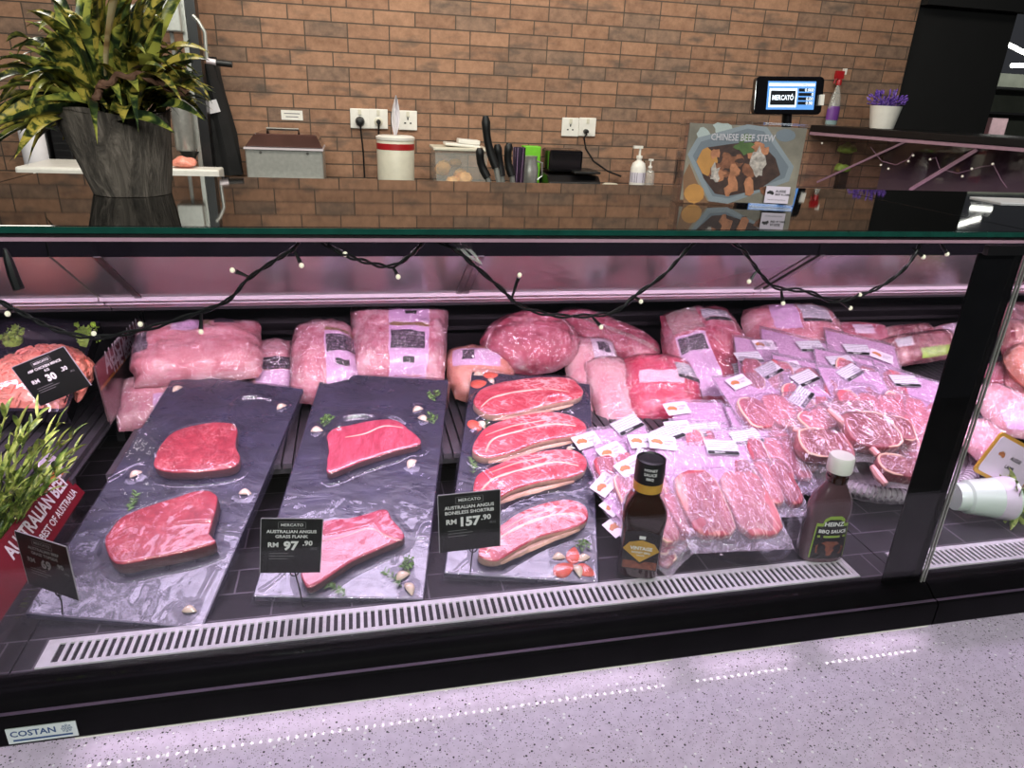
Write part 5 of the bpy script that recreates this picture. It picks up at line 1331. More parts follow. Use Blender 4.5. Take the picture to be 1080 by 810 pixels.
pack((369, 362), (472, 366), (418, 405), (425, 322), BK, .016, .055, 'largest mottled roast pack with dark oval crest, behind the middle board', 'roast2', 5, patches=[(-.22, .58, -.95, .92, 'lilac', 'pack_print', 'lilac printed panel'), (-.22, .58, .18, .28, 'kraft', 'pack_band', 'tan stripe'), (-.18, .50, -.38, .06, 'crest', 'crest_print', 'dark oval crest'), (-.16, .42, .66, .88, 'label', 'price_label', 'white price label'), (.1, .32, .50, .60, 'dark_ink', 'cow_print', 'small dark cow print'), (.05, .30, -.72, -.60, 'dark_ink', 'cow_print', 'small dark cow print')], rnd=.10, taper=.06)
pack((474, 395), (545, 400), (502, 426), (506, 366), BK, .005, .045, 'orange pink sausage meat pack with a printed band, left of the round joint', 'sausage', 6, patches=[(-.85, .5, .05, .72, 'label_lilac', 'pack_band', 'white and black printed band'), (-.6, -.25, .25, .62, 'crest', 'crest_print', 'dark print')], rnd=.3, taper=.15)
pack((507, 366), (611, 360), (562, 396), (556, 333), BK, .012, .075, 'round dark pink joint in shiny film behind the right board', 'dome', 7, patches=[], rnd=.5, pw=2.4, amp=.14)
pack((585, 332), (696, 376), (636, 371), (646, 338), BK, -.035, .035, 'long narrow tenderloin pack sloping down behind the round joint', 'tender', 8, patches=[(-.6, .9, -.12, .12, 'clear_plastic', 'film_seam', 'pale film seam')], rnd=.35)
pack((597, 400), (655, 400), (622, 440), (632, 354), BK, -.012, .035, 'pale pack with a tall white printed panel, right of the round joint', 'palepack', 9, patches=[(-.05, .85, -.9, .85, 'label_white', 'pack_print', 'white printed panel'), (.15, .65, .5, .75, 'crest', 'crest_print', 'dark print')], rnd=.2)
pack((622, 418), (672, 412), (640, 458), (654, 374), BK, .020, .030, 'pale pink pack touching the left side of the crimson pack', 'palepack', 10, rnd=.25)
cr = pack((655, 412), (738, 415), (694, 448), (700, 374), BK, .028, .045, 'bright crimson beef pack with pink print', 'crimson', 11, patches=[(-.65, .45, .0, .34, 'pinkprint', 'pack_print', 'pale pink printed panel'), (.30, .92, .25, .62, 'label', 'price_label', 'white price label'), (.30, .92, .12, .24, 'black_ink', 'label_strip', 'black label strip')], rnd=.25, amp=.18)
pack((697, 372), (740, 372), (722, 405), (722, 340), BK, -.02, .035, 'dark red cut in clear film, left of the tall beef pack', 'tender', 12, rnd=.35)
pack((706, 382), (790, 372), (742, 432), (756, 321), BK, .014, .045, 'tall glossy beef pack with black lettering panel, right of the crimson pack', 'dome', 13, patches=[(-.85, -.15, -.85, .35, 'lilac', 'pack_print', 'lilac printed panel'), (-.82, -.2, -.02, .30, 'crest', 'crest_print', 'black lettering'), (.0, .75, .62, .82, 'label', 'price_label', 'white price label'), (.0, .75, .54, .61, 'black_ink', 'label_strip', 'black label strip'), (.15, .5, -.85, -.35, 'label', 'price_label', 'white price label'), (-.9, -.1, .4, .9, 'clear_plastic', 'film_flap', 'milky film')], rnd=.18, amp=.2, taper=-.05)
pack((785, 352), (886, 350), (832, 378), (838, 322), BK, .000, .050, 'fatty pink roast pack at the back, above the pile of labelled bags', 'roast', 14, patches=[(-.55, .0, -.2, .8, 'lilac', 'pack_print', 'lilac printed panel'), (.05, .68, .15, .72, 'label', 'price_label', 'white price label'), (.05, .68, .02, .14, 'black_ink', 'label_strip', 'black label strip')], rnd=.25)
pack((868, 352), (940, 354), (905, 366), (906, 342), BK, -.04, .03, 'dark wrapped cut lying low at the back right', 'dome', 15, patches=[(-.3, .3, -.3, .5, 'label_white', 'pack_print', 'white print')], rnd=.3)

# ================================================================ flat labelled bags
PP = slope_plane(1.03, .775, .40)
def label_mesh():
    w, h = .070, .041
    m = MB().grid(lambda u, v: ((u-.5)*w, (v-.5)*h, .0003*math.sin(u*6)), 6, 3, 0)
    m.grid(lambda u, v: ((u-.5)*w*.96, -h*.5+.0005+v*h*.21, .00035+.0003*math.sin(u*6)), 6, 1, 1)
    m.add([(w*.14, -h*.26, .0009), (w*.46, -h*.26, .0009), (w*.46, -h*.255, .0009), (w*.14, -h*.255, .0009)], [(0, 1, 2, 3)], 1)
    m.add([(w*.14, -h*.26, .0009), (w*.145, -h*.26, .0009), (w*.145, -h*.02, .0009), (w*.14, -h*.02, .0009)], [(0, 1, 2, 3)], 1)
    m.merge(text_mb('MERCATO', .0048, bold=.02, mat=2), Matrix.Translation((-w*.12, -h*.385, .0009)))
    return m.mesh('price_label', [M['label'], M['black_ink'], M['white_ink']])
def sticker_mesh():
    w, h = .058, .037
    m = MB().grid(lambda u, v: ((u-.5)*w, (v-.5)*h, .0003*math.sin(u*5)), 4, 3, 0)
    aus(m, .0128, 1, Matrix.Translation((-.0125, .001, .0007)))
    m.merge(text_mb('AUSSIE', .0070, 'LEFT', .01, 2), Matrix.Translation((.0025, .004, .0008)))
    m.merge(text_mb('BEEF', .0070, 'LEFT', .01, 2), Matrix.Translation((.0025, -.004, .0008)))
    return m.mesh('brand_sticker', [M['sticker'], M['map'], M['grey_ink']])
LM, SM = label_mesh(), sticker_mesh()
def bag(TL, TR, BR, BL, layer, label, kind='bagmeat', lab=None, brand=None, seed=0, T=.017, pl=None, film_mat='pouch', lay0=.006, liner=True, tilt=0.0, cuts=None, group='labelled steak bags in the heap'):
    pl = pl or PP
    off = lay0+layer*.0095
    P = [pl.hit(p, off) for p in (TL, TR, BR, BL)]
    top, bot = (P[0]+P[1])/2, (P[2]+P[3])/2
    v = top-bot; l = v.length; n = pl.n; u = v.cross(n).normalized()
    w = (abs((P[1]-P[0]).dot(u))+abs((P[2]-P[3]).dot(u)))/2
    Mx = frame(bot, u, n) @ Matrix.Rotation(tilt, 4, 'X'); Mi = Mx.inverted()
    rnd = random.Random(seed*17+3); offv = Vector((seed*3.7, seed*1.1, seed*.7))
    t = thing('steak_bag', label, 'bag of meat', Mx, group)
    y0, y1 = .06*l, (.70 if T < .017 or T > .02 or kind == 'lamb' else .58)*l
    def mask(x, y):
        a = max(0, 1-(abs(x)/(w*.47))**4); b = (y-y0)/(y1-y0)
        c = max(0, 1-abs(2*b-1)**4) if 0 <= b <= 1 else 0
        return (a*c)**.5
    def top_h(x, y):
        e = min(1, (w/2-abs(x))/.010, y/.010+.0, (l-y)/.010); e = max(0, e)
        return .0022+.0025*e+(T+.0016)*mask(x*.93, y0+(y-y0)*.97)+.0032*e*noise.noise(Vector((x*44, y*24, 0))+offv)+.0016*e*noise.noise(Vector((x*105, y*60, 3))+offv)
    def jx(y): return .004*noise.noise(Vector((y*30, 1, 0))+offv)
    part('pouch', MB().grid(lambda a, b: ((a-.5)*w+jx(b*l)*(2*a-1), b*l+.004*noise.noise(Vector((a*5, b*2, 2))+offv), top_h((a-.5)*w, b*l)), 26, 34).grid(lambda a, b: ((a-.5)*w+jx(b*l)*(2*a-1), b*l+.004*noise.noise(Vector((a*5, b*2, 2))+offv), .0), 2, 2, flip=True), M[film_mat], t, ang=180)
    if liner:
        part('backing', MB().grid(lambda a, b: ((a-.5)*w*.95, l*(.30+.66*b), .0012+.0004*math.sin(a*9)), 4, 4), M['liner'], t)
    n_c = cuts or (2 if w < .12 else 3)
    for k in range(n_c):
        ww = w*.92/n_c; cx_ = -w*.46+ww*(k+.5); L2_ = (y1-y0)*rnd.uniform(.86, .98); cy_ = (y0+y1)/2+rnd.uniform(-.01, .01)*l
        ol = []
        for j in range(18):
            a = 2*PI*j/18; c_, s_ = math.cos(a), math.sin(a); q = (abs(c_)**4+abs(s_)**4)**(-1/4)*(1+.09*noise.noise(Vector((c_*1.5, s_*1.5, k*3+seed))))
            ol.append((c_*q*ww*.5, s_*q*L2_*.5))
        mb = slab(ol, T*rnd.uniform(.85, 1), [(0, -L2_*.25), (0, L2_*.25)], bev=.004, seed=seed+k, side_mat=0)
        q_ = [(ol[j][0]*.93, ol[j][1]*.96, T*.86) for j in ((4, 5, 6, 7, 8, 9, 10, 11, 12, 13) if (k+seed) % 2 else (14, 15, 16, 17, 0, 1, 2, 3, 4, 5))]
        rim = MB().tube(q_, [.0012]+[.0026]*8+[.0012], 6)
        o = part('steak', mb, M[kind if k != 1 or kind != 'bagmeat' else 'bagmeat2'], t, ang=180); o.location = (cx_, cy_, .0016)
        if k == 0 or kind == 'lamb': part('fat_rim', rim, M['fat'], o, label='pale fat rim')
    def stick(me, spec, nm):
        px, rot = spec
        p = Mi @ pl.hit(px, off); x = max(-w*.5, min(w*.5, p.x)); yv = max(0.0, min(l*1.0, p.y))
        o = part(nm, me, None, t); o.location = (x, yv, max(top_h(x, yv), top_h(x*.8, yv))+.0026)
        # rot is the direction of the label's long side in the photo: turn it into the bag plane
        q = Mi @ pl.hit((px[0]+10*math.cos(rot), px[1]-10*math.sin(rot)), off)
        o.rotation_euler = (0.0, 0.0, math.atan2(q.y-p.y, q.x-p.x))
    D = math.radians
    if lab: stick(LM, (lab[0], D(lab[1])), 'price_label')
    if brand: stick(SM, (brand[0], D(brand[1])), 'brand_sticker')
    return t
# ---- back row on the right
bag((800, 356), (888, 352), (902, 445), (806, 450), 0, 'bag with a level white label just below the fatty roast at the back', lab=((854, 367), 2), brand=((805, 366), 0), seed=20, kind='bagmeat2')
bag((868, 356), (942, 352), (962, 440), (884, 446), .4, 'bag with the level label highest at the right of the heap', lab=((903, 371), -2), brand=((928, 378), -20), seed=21, kind='bagmeat2')
bag((775, 362), (815, 352), (832, 420), (782, 428), .2, 'bag whose small label peeps out beside the tall beef pack', lab=((789, 379), 4), seed=22)
bag((812, 380), (874, 375), (892, 468), (828, 472), 1, 'bag with a clear brown map sticker in the middle of the heap', brand=((832, 388), 2), seed=23, kind='bagmeat2')
bag((858, 374), (918, 370), (938, 452), (872, 458), 1.2, 'bag with a level label just above the big grey slanted label', lab=((886, 383), 4), seed=24, kind='bagmeat2')
bag((756, 412), (824, 376), (868, 440), (802, 478), 2, 'bag with a slanted label beside the tall beef pack, brown map sticker at its left', lab=((808, 388), 27), brand=((778, 405), 22), seed=25)
bag((826, 408), (870, 386), (905, 452), (858, 474), 2, 'bag with a small slanted label left of the big grey label', lab=((848, 401), 24), seed=26, kind='bagmeat2')
bag((866, 402), (918, 374), (958, 450), (905, 478), 3, 'bag with the big grey label slanting up to the right', lab=((896, 394), 29), seed=28, kind='bagmeat2')
bag((922, 395), (992, 390), (1002, 470), (932, 475), 2, 'bag with a level label near the glass post', lab=((953, 404), -2), seed=29, kind='bagmeat2')
bag((936, 436), (982, 425), (995, 500), (945, 508), 2.4, 'bag with a blurred tilted label beside the glass post', lab=((956, 440), 8), seed=30)
bag((820, 432), (852, 398), (902, 440), (868, 478), 3.2, 'bag with the steepest slanted label in the heap', lab=((844, 421), 52), seed=27, kind='bagmeat2')
# ---- middle column
bag((702, 428), (762, 416), (795, 500), (738, 515), 0, 'bag with a brown map sticker just below the crimson pack', brand=((713, 433), 8), seed=40, kind='bagmeat2')
bag((770, 414), (826, 404), (864, 500), (816, 522), .5, 'bag with map sticker on the right edge of the glass plate pile', lab=((790, 424), 14), brand=((811, 415), 14), seed=41)
bag((764, 432), (818, 422), (860, 510), (806, 533), 1.5, 'bag with slanted label, second from the right on the plate', lab=((796, 439), 13), seed=42)
bag((706, 447), (764, 440), (792, 530), (728, 536), 1, 'bag with map sticker and faint label behind the front bag', lab=((744, 455), 6), brand=((714, 453), 5), seed=43, kind='bagmeat2')
bag((750, 456), (806, 446), (848, 532), (796, 560), 2.5, 'bag with a black striped label right behind the front bag', lab=((786, 463), 10), seed=44)
# ---- left fan
bag((603, 464), (677, 436), (714, 520), (644, 536), 0, 'leftmost bag of the fan, touching the right slate board, with a big slanted label', lab=((661, 450), 25), brand=((618, 467), 18), seed=50)
bag((626, 482), (700, 446), (738, 545), (664, 562), 1, 'second bag of the fan, with map sticker and pale slanted label', lab=((694, 452), 25), brand=((644, 478), 24), seed=51, kind='bagmeat2')
bag((624, 518), (662, 480), (728, 560), (690, 590), 1.4, 'bag with map sticker at the lower left of the fan', brand=((637, 513), 48), seed=54)
bag((634, 542), (676, 508), (738, 572), (702, 598), .8, 'lowest bag of the fan but one, behind the dark sauce bottle', brand=((648, 533), 40), seed=55)
bag((642, 562), (682, 530), (735, 585), (706, 604), .2, 'lowest bag of the fan, beside the neck of the dark sauce bottle', brand=((652, 554), 36), seed=56, T=.010)
bag((658, 468), (716, 450), (752, 552), (692, 566), 2, 'third bag of the fan, map sticker left of its label', lab=((704, 459), 20), brand=((676, 468), 4), seed=52)
bag((646, 502), (694, 478), (745, 570), (704, 592), 2.6, 'bag with map sticker right above the dark sauce bottle', brand=((663, 494), 28), lab=((670, 478), 62), seed=53, kind='bagmeat2')
bag((690, 470), (782, 463), (836, 572), (730, 592), 4, 'front bag with big pink steaks lying on the glass plate', lab=((760, 474), -2), brand=((698, 469), -6), seed=60, T=.016, cuts=2)
# ---- lamb chops on the basket
def chop_bag(TL, TR, BR, BL, layer, label, seed, bone_pts, lab=None):
    t = bag(TL, TR, BR, BL, layer, label, 'lamb', lab=lab, seed=seed, liner=False, cuts=1, T=.030, film_mat='clearbag', group='bagged lamb chops in the basket')
    Mi = t.matrix_world.inverted()
    off = .006+layer*.0095+.020
    q = [Mi @ PP.hit(p, off) for p in bone_pts]
    part('fat_rim', MB().tube(q, [.006]+[.009]*(len(q)-2)+[.007], 8), M['lambfat'], t, label='pale rim of fat along the chop')
    return t
chop_bag((826, 450), (874, 436), (905, 496), (846, 500), 4.2, 'lamb chop bag lying left of the sauce bottle cap', 71, [(836, 452), (856, 458), (872, 470), (884, 480)], None)
chop_bag((866, 430), (912, 416), (955, 478), (905, 496), 5.4, 'largest lamb chop bag, long fat rim, above the white cap', 70, [(874, 432), (892, 448), (912, 466), (926, 480)])
chop_bag((910, 436), (946, 432), (962, 470), (932, 482), 5.0, 'rounded lamb chop bag tucked behind the largest chop', 72, [(914, 440), (926, 452), (940, 466)])
chop_bag((914, 484), (958, 470), (976, 512), (926, 518), 4.6, 'lamb bag hanging over the basket rim beside the glass post', 73, [(920, 492), (926, 502), (934, 511)])

# ---- lamb racks at the back right
pack((932, 372), (1010, 360), (975, 384), (968, 352), BK, .02, .03, 'lamb rack pack with green garnish near the top of the glass post', 'lamb', 31, name='lamb_rack', patches=[(-.3, .95, -.85, -.3, 'lettuce', 'herb_garnish', 'green herb garnish'), (-.75, -.35, .0, .6, 'label', 'price_label', 'white price label')], rnd=.15, group='lamb racks')
pack((930, 356), (985, 352), (958, 364), (958, 343), BK, -.03, .03, 'dark lamb rack behind the garnished rack', 'lamb', 32, name='lamb_rack', rnd=.2, group='lamb racks')
pack((985, 356), (1020, 350), (1002, 366), (1004, 342), BK, -.02, .03, 'grey white pack half hidden by the glass post, at the back', 'palepack', 33, patches=[(-.7, .5, -.6, .7, 'label_white', 'pack_print', 'white print')], rnd=.2)

# ---- glass plate and wicker basket under the bags
pc, pe = PP.hit((768, 530), -.004), PP.hit((768, 594), -.004)
pr = (pe-pc).length
solo('glass_plate', MB().lathe([(.02, -.003), (pr*.72, -.003), (pr, .004), (pr+.003, .006), (pr, .0075), (pr*.7, .0005), (.02, .0005)], 56), M['plate_glass'], 'round clear glass plate under the front steak bags', 'plate', frame(pc, (1, 0, 0), PP.n))
bc = PP.hit((945, 478), -.006)
Mb_ = frame(bc, (1, 0, 0), PP.n); Mbi = Mb_.inverted()
rx_ = ((Mbi @ PP.hit((1046, 490), -.006)) - (Mbi @ PP.hit((838, 480), -.006))).x/2
cxb = ((Mbi @ PP.hit((1046, 490), -.006)) + (Mbi @ PP.hit((838, 480), -.006))).x/2
yb_ = (Mbi @ PP.hit((945, 525), -.006)).y
bk = thing('wicker_basket', 'oval grey wicker basket under the lamb chops, crossing behind the glass post', 'basket', Mb_)
ry_ = .155; cyb = yb_+ry_
def oval(k, n, f=1.0, z=0.0): a = 2*PI*k/n; return Vector((cxb+rx_*f*math.cos(a), cyb+ry_*f*math.sin(a), z))
part('rim', MB().tube([oval(k, 72) for k in range(72)], .014, 10, closed=True), M['wicker'], bk)
wr = MB(); NT = 1100
wr.tube([oval(k, NT)+Vector((math.cos(2*PI*k/NT)*.0148*math.cos(k*.72), math.sin(2*PI*k/NT)*.0148*math.cos(k*.72), .0148*math.sin(k*.72))) for k in range(NT)], .0032, 5, closed=True)
part('rim_wrap', wr, M['wicker'], bk)
def side(u, v):
    a = 2*PI*u; f = 1-.05*v+.008*math.sin(u*260)*(1 if int(v*8) % 2 else -1)
    return (cxb+rx_*f*math.cos(a), cyb+.0+(ry_*f)*math.sin(a), -.012-.028*v)
part('weave', MB().grid(side, 160, 8).poly([(cxb+rx_*.94*math.cos(2*PI*k/40), cyb+ry_*.94*math.sin(2*PI*k/40), -.012) for k in range(40)]), M['wicker'], bk, ang=20)
# ================================================================ sauce bottles
def lab_plate(mb, w, h, z, y0, mat, pts=None):
    pass
bb_ = onz((674, 605), .7505)
bt = thing('sauce_bottle', 'dark brown square sauce bottle with black cap and gold diamond label', 'bottle', Matrix.Translation((bb_.x, bb_.y+.012, .7535)) @ Matrix.Rotation(-.36, 4, 'Z'))
HB = .232; a = .037
part('body', MB().lathe([(a*.9, 0), (a, .005), (a*1.0, .10), (a*1.08, .125), (a*.98, .142), (a*.72, .158), (a*.62, .165), (a*.62, .172)], 40, pw=4.5, sy=.86), M['bbq'], bt)
part('collar', MB().lathe([(a*.70, .1722), (a*.70, .189)], 28), M['gold'], bt, label='gold foil collar')
part('cap', MB().lathe([(a*.70, .1892), (a*.71, .205), (a*.69, HB-.002), (a*.6, HB), (a*.55, HB-.003), (.001, HB-.003)], 28), M['black_plastic'], bt, label='black cap with grey lettering')
fy = -a*.86-.0008
MF = Matrix(((1, 0, 0, 0), (0, 0, -1, fy), (0, 1, 0, 0), (0, 0, 0, 1)))
lm = MB()
lm.prism([(-.031, .022), (.031, .022), (.031, .098), (.0, .104), (-.031, .098)], 0, .0006, 0, MF)
lm.prism([(-.032, .064), (0, .038), (.032, .064), (.022, .078), (0, .084), (-.022, .078)], .0007, .0011, 1, MF)
lm.merge(text_mb('VINTAGE', .0098, bold=.03, mat=2, ratio=.95), MF @ Matrix.Translation((0, .067, .0016)))
lm.merge(text_mb('HONEY BBQ', .0058, bold=.02, mat=2), MF @ Matrix.Translation((0, .0585, .0016)))
lm.merge(text_mb('SAUCE', .0045, bold=.02, mat=2), MF @ Matrix.Translation((0, .0525, .0016)))
lm.add([(-.030, .024, .0008), (.030, .024, .0008), (.030, .040, .0008), (.010, .040, .0008), (0, .034, .0008), (-.010, .040, .0008), (-.030, .040, .0008)], [tuple(range(7))], 3, MF)
lm.prism([(-.0055, .086), (.0055, .086), (.0055, .0925), (-.0055, .0925)], .0007, .0010, 2, MF)
part('bottle_label', lm, [M['bottle_black'], M['gold'], M['white_ink'], M['ribs']], bt, smooth=False, label='black label with a gold diamond')
cl = MB()
for k, (tx, sz) in enumerate((('FINE', .0062), ('SAUCE', .0070), ('SINCE', .0052), ('1995', .0056))):
    pass
for k, (tx, sz) in enumerate((('HONEY', .0068), ('SAUCE', .0075), ('BBQ', .0068))):
    t_ = text_mb(tx, sz, bold=.02)
    R_ = a*.715
    cl.add([(R_*math.sin(v[0]/R_), -R_*math.cos(v[0]/R_)-.0003, .219-.0085*k+v[1]) for v in t_.v], t_.f)
part('cap_lettering', cl, M['white_ink'], bt, smooth=False, label='pale lettering on the cap')

hb_ = onz((868, 590), .7535)
hz_ = thing('sauce_bottle', 'brown squeeze bottle of BBQ sauce with a white cap and green outlined label', 'bottle', Matrix.Translation((hb_.x, hb_.y+.016, .7532)) @ Matrix.Rotation(-.10, 4, 'Z'))
HH = .218; a = .044
part('body', MB().lathe([(a*.92, 0), (a*1.0, .005), (a*.99, .03), (a*.90, .085), (a*.93, .11), (a*.82, .132), (a*.55, .152), (a*.42, .162), (a*.40, .166)], 44, pw=2.7, sy=.62), M['heinz'], hz_)
part('neck', MB().lathe([(a*.43, .1662), (a*.45, .176), (a*.41, .178), (a*.45, .186)], 28), M['bbq'], hz_)
part('cap', MB().lathe([(a*.50, .1864), (a*.52, .190), (a*.51, HH-.003), (a*.47, HH), (.001, HH+.001)], 32), M['white_plastic'], hz_, label='round white cap')
R0 = a*.92
def hpt(x, z, off):    # wrap a flat label point on the oval front
    x *= 1.2; z = .011+(z-.012)*1.1
    th_ = x/(R0*1.0); s_ = math.sin(th_); c_ = math.cos(th_); q = (abs(c_)**2.7+abs(s_)**2.7)**(-1/2.7)
    rr_ = np.interp(z, [0, .03, .085, .11, .132], [a, a*.99, a*.90, a*.93, a*.82])
    return (rr_*s_*q, -(rr_*c_*q*.62)-off, z)
hl = MB()
def keystone(s):
    return [(-.027*s, .012+.002*(1-s)), (.027*s, .012+.002*(1-s)), (.027*s, .078*s+.002), (.018*s, .079*s+.002), (.016*s, .088*s+.002), (.009*s, .094*s+.002), (-.009*s, .094*s+.002), (-.016*s, .088*s+.002), (-.018*s, .079*s+.002), (-.027*s, .078*s+.002)]
def wrap_poly(pts, mat, off):
    cx_ = 0; cy_ = .05; m2 = MB(); n_ = len(pts); rs = []
    P = []
    for i in range(n_):
        p, q = pts[i], pts[(i+1) % n_]
        for j in range(6): P.append((p[0]+(q[0]-p[0])*j/6, p[1]+(q[1]-p[1])*j/6))
    N_ = len(P)
    for f in (0, .35, .7, .999): rs += [hpt(cx_+(p[0]-cx_)*(1-f), cy_+(p[1]-cy_)*(1-f), off) for p in P]
    fs = [(r*N_+i, r*N_+(i+1) % N_, (r+1)*N_+(i+1) % N_, (r+1)*N_+i) for r in range(3) for i in range(N_)]
    hl.add(rs, fs, mat)
wrap_poly(keystone(1.0), 1, .0007)
wrap_poly(keystone(.93), 0, .0011)
def wrap_text(tx, size, zc, off, mat, ratio=1.0, rot=0.0):
    t_ = text_mb(tx, size, bold=.03)
    hl.add([hpt(v[0]*ratio, zc+v[1]+v[0]*ratio*rot, off) for v in t_.v], t_.f, mat)
wrap_text('HEINZ', .0115, .080, .0016, 2, .95)
wrap_text('BBQ SAUCE', .0088, .066, .0016, 2, .95)
hl.add([hpt(x, z, .0015) for x, z in ((-.022, .054), (-.008, .054), (.008, .054), (.022, .054), (.022, .058), (.008, .058), (-.008, .058), (-.022, .058))], [(0, 1, 6, 7), (1, 2, 5, 6), (2, 3, 4, 5)], 1)
wrap_poly([(-.020, .022), (.018, .020), (.022, .034), (.010, .046), (-.008, .047), (-.021, .036)], 3, .0015) if False else hl.add([hpt(x, z, .0015) for x, z in ((-.020, .024), (0, .018), (.018, .022), (.022, .034), (.010, .046), (-.008, .047), (-.021, .038))]+[hpt(0, .033, .0019)], [(i, (i+1) % 7, 7) for i in range(7)], 3)
part('bottle_label', hl, [M['bottle_black'], M['lime'], M['white_ink'], M['ribs']], hz_, smooth=False, label='dark label with a lime green outline')

# ================================================================ left end: poster cards, mince tray, artificial grass
def poster(name, label, x, P, tilt, l1, l2, s1, s2, depth_dir=1):
    """card standing along the depth of the case, its printed face to the right"""
    n = Vector((math.cos(tilt), 0, math.sin(tilt)))
    pl = Plane((x, 1.3, .85), n)
    Q = [pl.hit(p) for p in P]               # bottom-front, bottom-back, top-back, top-front
    o = sum(Q, Vector())/4; u = Vector((0, 1, 0)); Mx = frame(o, u, n); Mi = Mx.inverted()
    q = [Mi @ p for p in Q]; q = [(p.x, p.y) for p in q]
    t = thing(name, label, 'poster', Mx, 'poster cards')
    return t, q, Mx, Mi, pl
t, q, Mx, Mi, pl = poster('poster_card', 'maroon card reading AUSTRALIAN BEEF in the left corner', -.560, [(-40, 640), (72, 560), (86, 478), (-40, 560)], .55, '', '', 0, 0)
x0, x1 = -.34, (Mi @ pl.hit((66, 497))).x
yt = (Mi @ pl.hit((40, 520))).y
ytop = (Mi @ pl.hit((57, 497))).y
hC = .07
cm = MB().bb(x0, x1, ytop-hC, ytop, -.003, 0, 0)
cm.prism([(x1-.075, ytop), (x1-.03, ytop+.03), (x1+.012, ytop+.034), (x1+.02, ytop+.01), (x1, ytop-.03), (x1-.0005, ytop)], -.003, -.0006, 1)
cm.add([(x1-.07, ytop-.0, .0004), (x1-.02, ytop-.02, .0004), (x1, ytop-.03, .0004), (x1, ytop, .0004)], [(0, 1, 2, 3)], 3)
cm.merge(text_mb('AUSTRALIAN BEEF', .033, 'RIGHT', .03, 2, .9), Matrix.Translation((x1-.012, ytop-.024, .0008)))
cm.merge(text_mb('THE BEST OF AUSTRALIA', .0185, 'RIGHT', .02, 2, .95), Matrix.Translation((x1-.018, ytop-.052, .0008)))
part('card', cm, [M['maroon'], M['sticker'], M['white_ink'], M['orange_print']], t, smooth=False, label='maroon card with white lettering')
part('stand', MB().bb(x0, x1-.02, ytop-hC-.02, ytop-hC-.0005, -.02, .004), M['acrylic'], t, smooth=False)

t, q, Mx, Mi, pl = poster('poster_card', 'tall maroon picture card standing left of the large roast pack', -.508, [(112, 440), (155, 395), (155, 330), (108, 375)], .06, '', '', 0, 0)
q2 = [Mi @ pl.hit(p) for p in ((112, 432), (157, 402), (156, 328), (108, 374))]
xa, xb = min(q2[0].x, q2[3].x), max(q2[1].x, q2[2].x)
ya, yb2 = (q2[0].y+q2[1].y)/2, (q2[2].y+q2[3].y)/2
hh = yb2-ya
cm = MB().bb(xa, xb, ya, yb2, -.003, 0, 1)
cm.add([(xa, ya+hh*.62, .0003), (xb, ya+hh*.62, .0003), (xb, yb2, .0003), (xa, yb2, .0003)], [(0, 1, 2, 3)], 0)
cm.add([(xa, ya+hh*.56, .0003), (xb, ya+hh*.60, .0003), (xb, ya+hh*.62, .0003), (xa, ya+hh*.62, .0003)], [(0, 1, 2, 3)], 3)
ln = xb-xa
cm.merge(text_mb('AUSTRALIAN', ln*.15, bold=.03, mat=2, ratio=.85), Matrix.Translation(((xa+xb)/2, ya+hh*.86, .0008)))
cm.merge(text_mb('THE BEST OF', ln*.12, bold=.02, mat=2, ratio=.85), Matrix.Translation(((xa+xb)/2, ya+hh*.72, .0008)))
part('card', cm, [M['maroon'], M['dim_print'], M['white_ink'], M['orange_print']], t, smooth=False, label='maroon card with white lettering')
part('card_sleeve', MB().bb(xa-.004, xb+.004, ya-.004, yb2+.004, .0015, .003), M['acrylic'], t, smooth=False)

MP = slope_plane(1.32, .872, .40)
tr = [MP.hit(p) for p in ((-40, 436), (72, 438), (106, 342), (-10, 338))]
o = (tr[0]+tr[1])/2; v = (tr[2]+tr[3])/2-o; u = v.cross(MP.n).normalized()
Mm = frame(o, u, MP.n); Mmi = Mm.inverted()
q = [(Mmi @ p) for p in tr]; q = [(p.x, p.y) for p in q]
mt = thing('mince_tray', 'black film wrapped tray of chicken mince at the left edge', 'tray', Mm)
ctr = (sum(p[0] for p in q)/4, sum(p[1] for p in q)/4)
qi = [(ctr[0]+(p[0]-ctr[0])*.93, ctr[1]+(p[1]-ctr[1])*.93) for p in q]
tm = MB().prism(q, -.022, -.018)
for i in range(4):
    j = (i+1) % 4
    tm.add([(*q[i], -.018), (*q[j], -.018), (*q[j], .008), (*q[i], .008), (*qi[i], -.018), (*qi[j], -.018), (*qi[j], .008), (*qi[i], .008)], [(0, 1, 2, 3), (5, 4, 7, 6), (3, 2, 6, 7)])
part('tray_body', tm, M['black_gloss'], mt, smooth=False)
def mfilm(a, b):
    x = q[0][0]*(1-a)*(1-b)+q[1][0]*a*(1-b)+q[2][0]*a*b+q[3][0]*(1-a)*b; y_ = q[0][1]*(1-a)*(1-b)+q[1][1]*a*(1-b)+q[2][1]*a*b+q[3][1]*(1-a)*b
    return (x, y_,   .0095+.075*max(0, (1-abs(2*a-1)**2.6)*(1-abs(2*b-1)**2.2))+.002*noise.noise(Vector((x*30, y_*30, 0))))
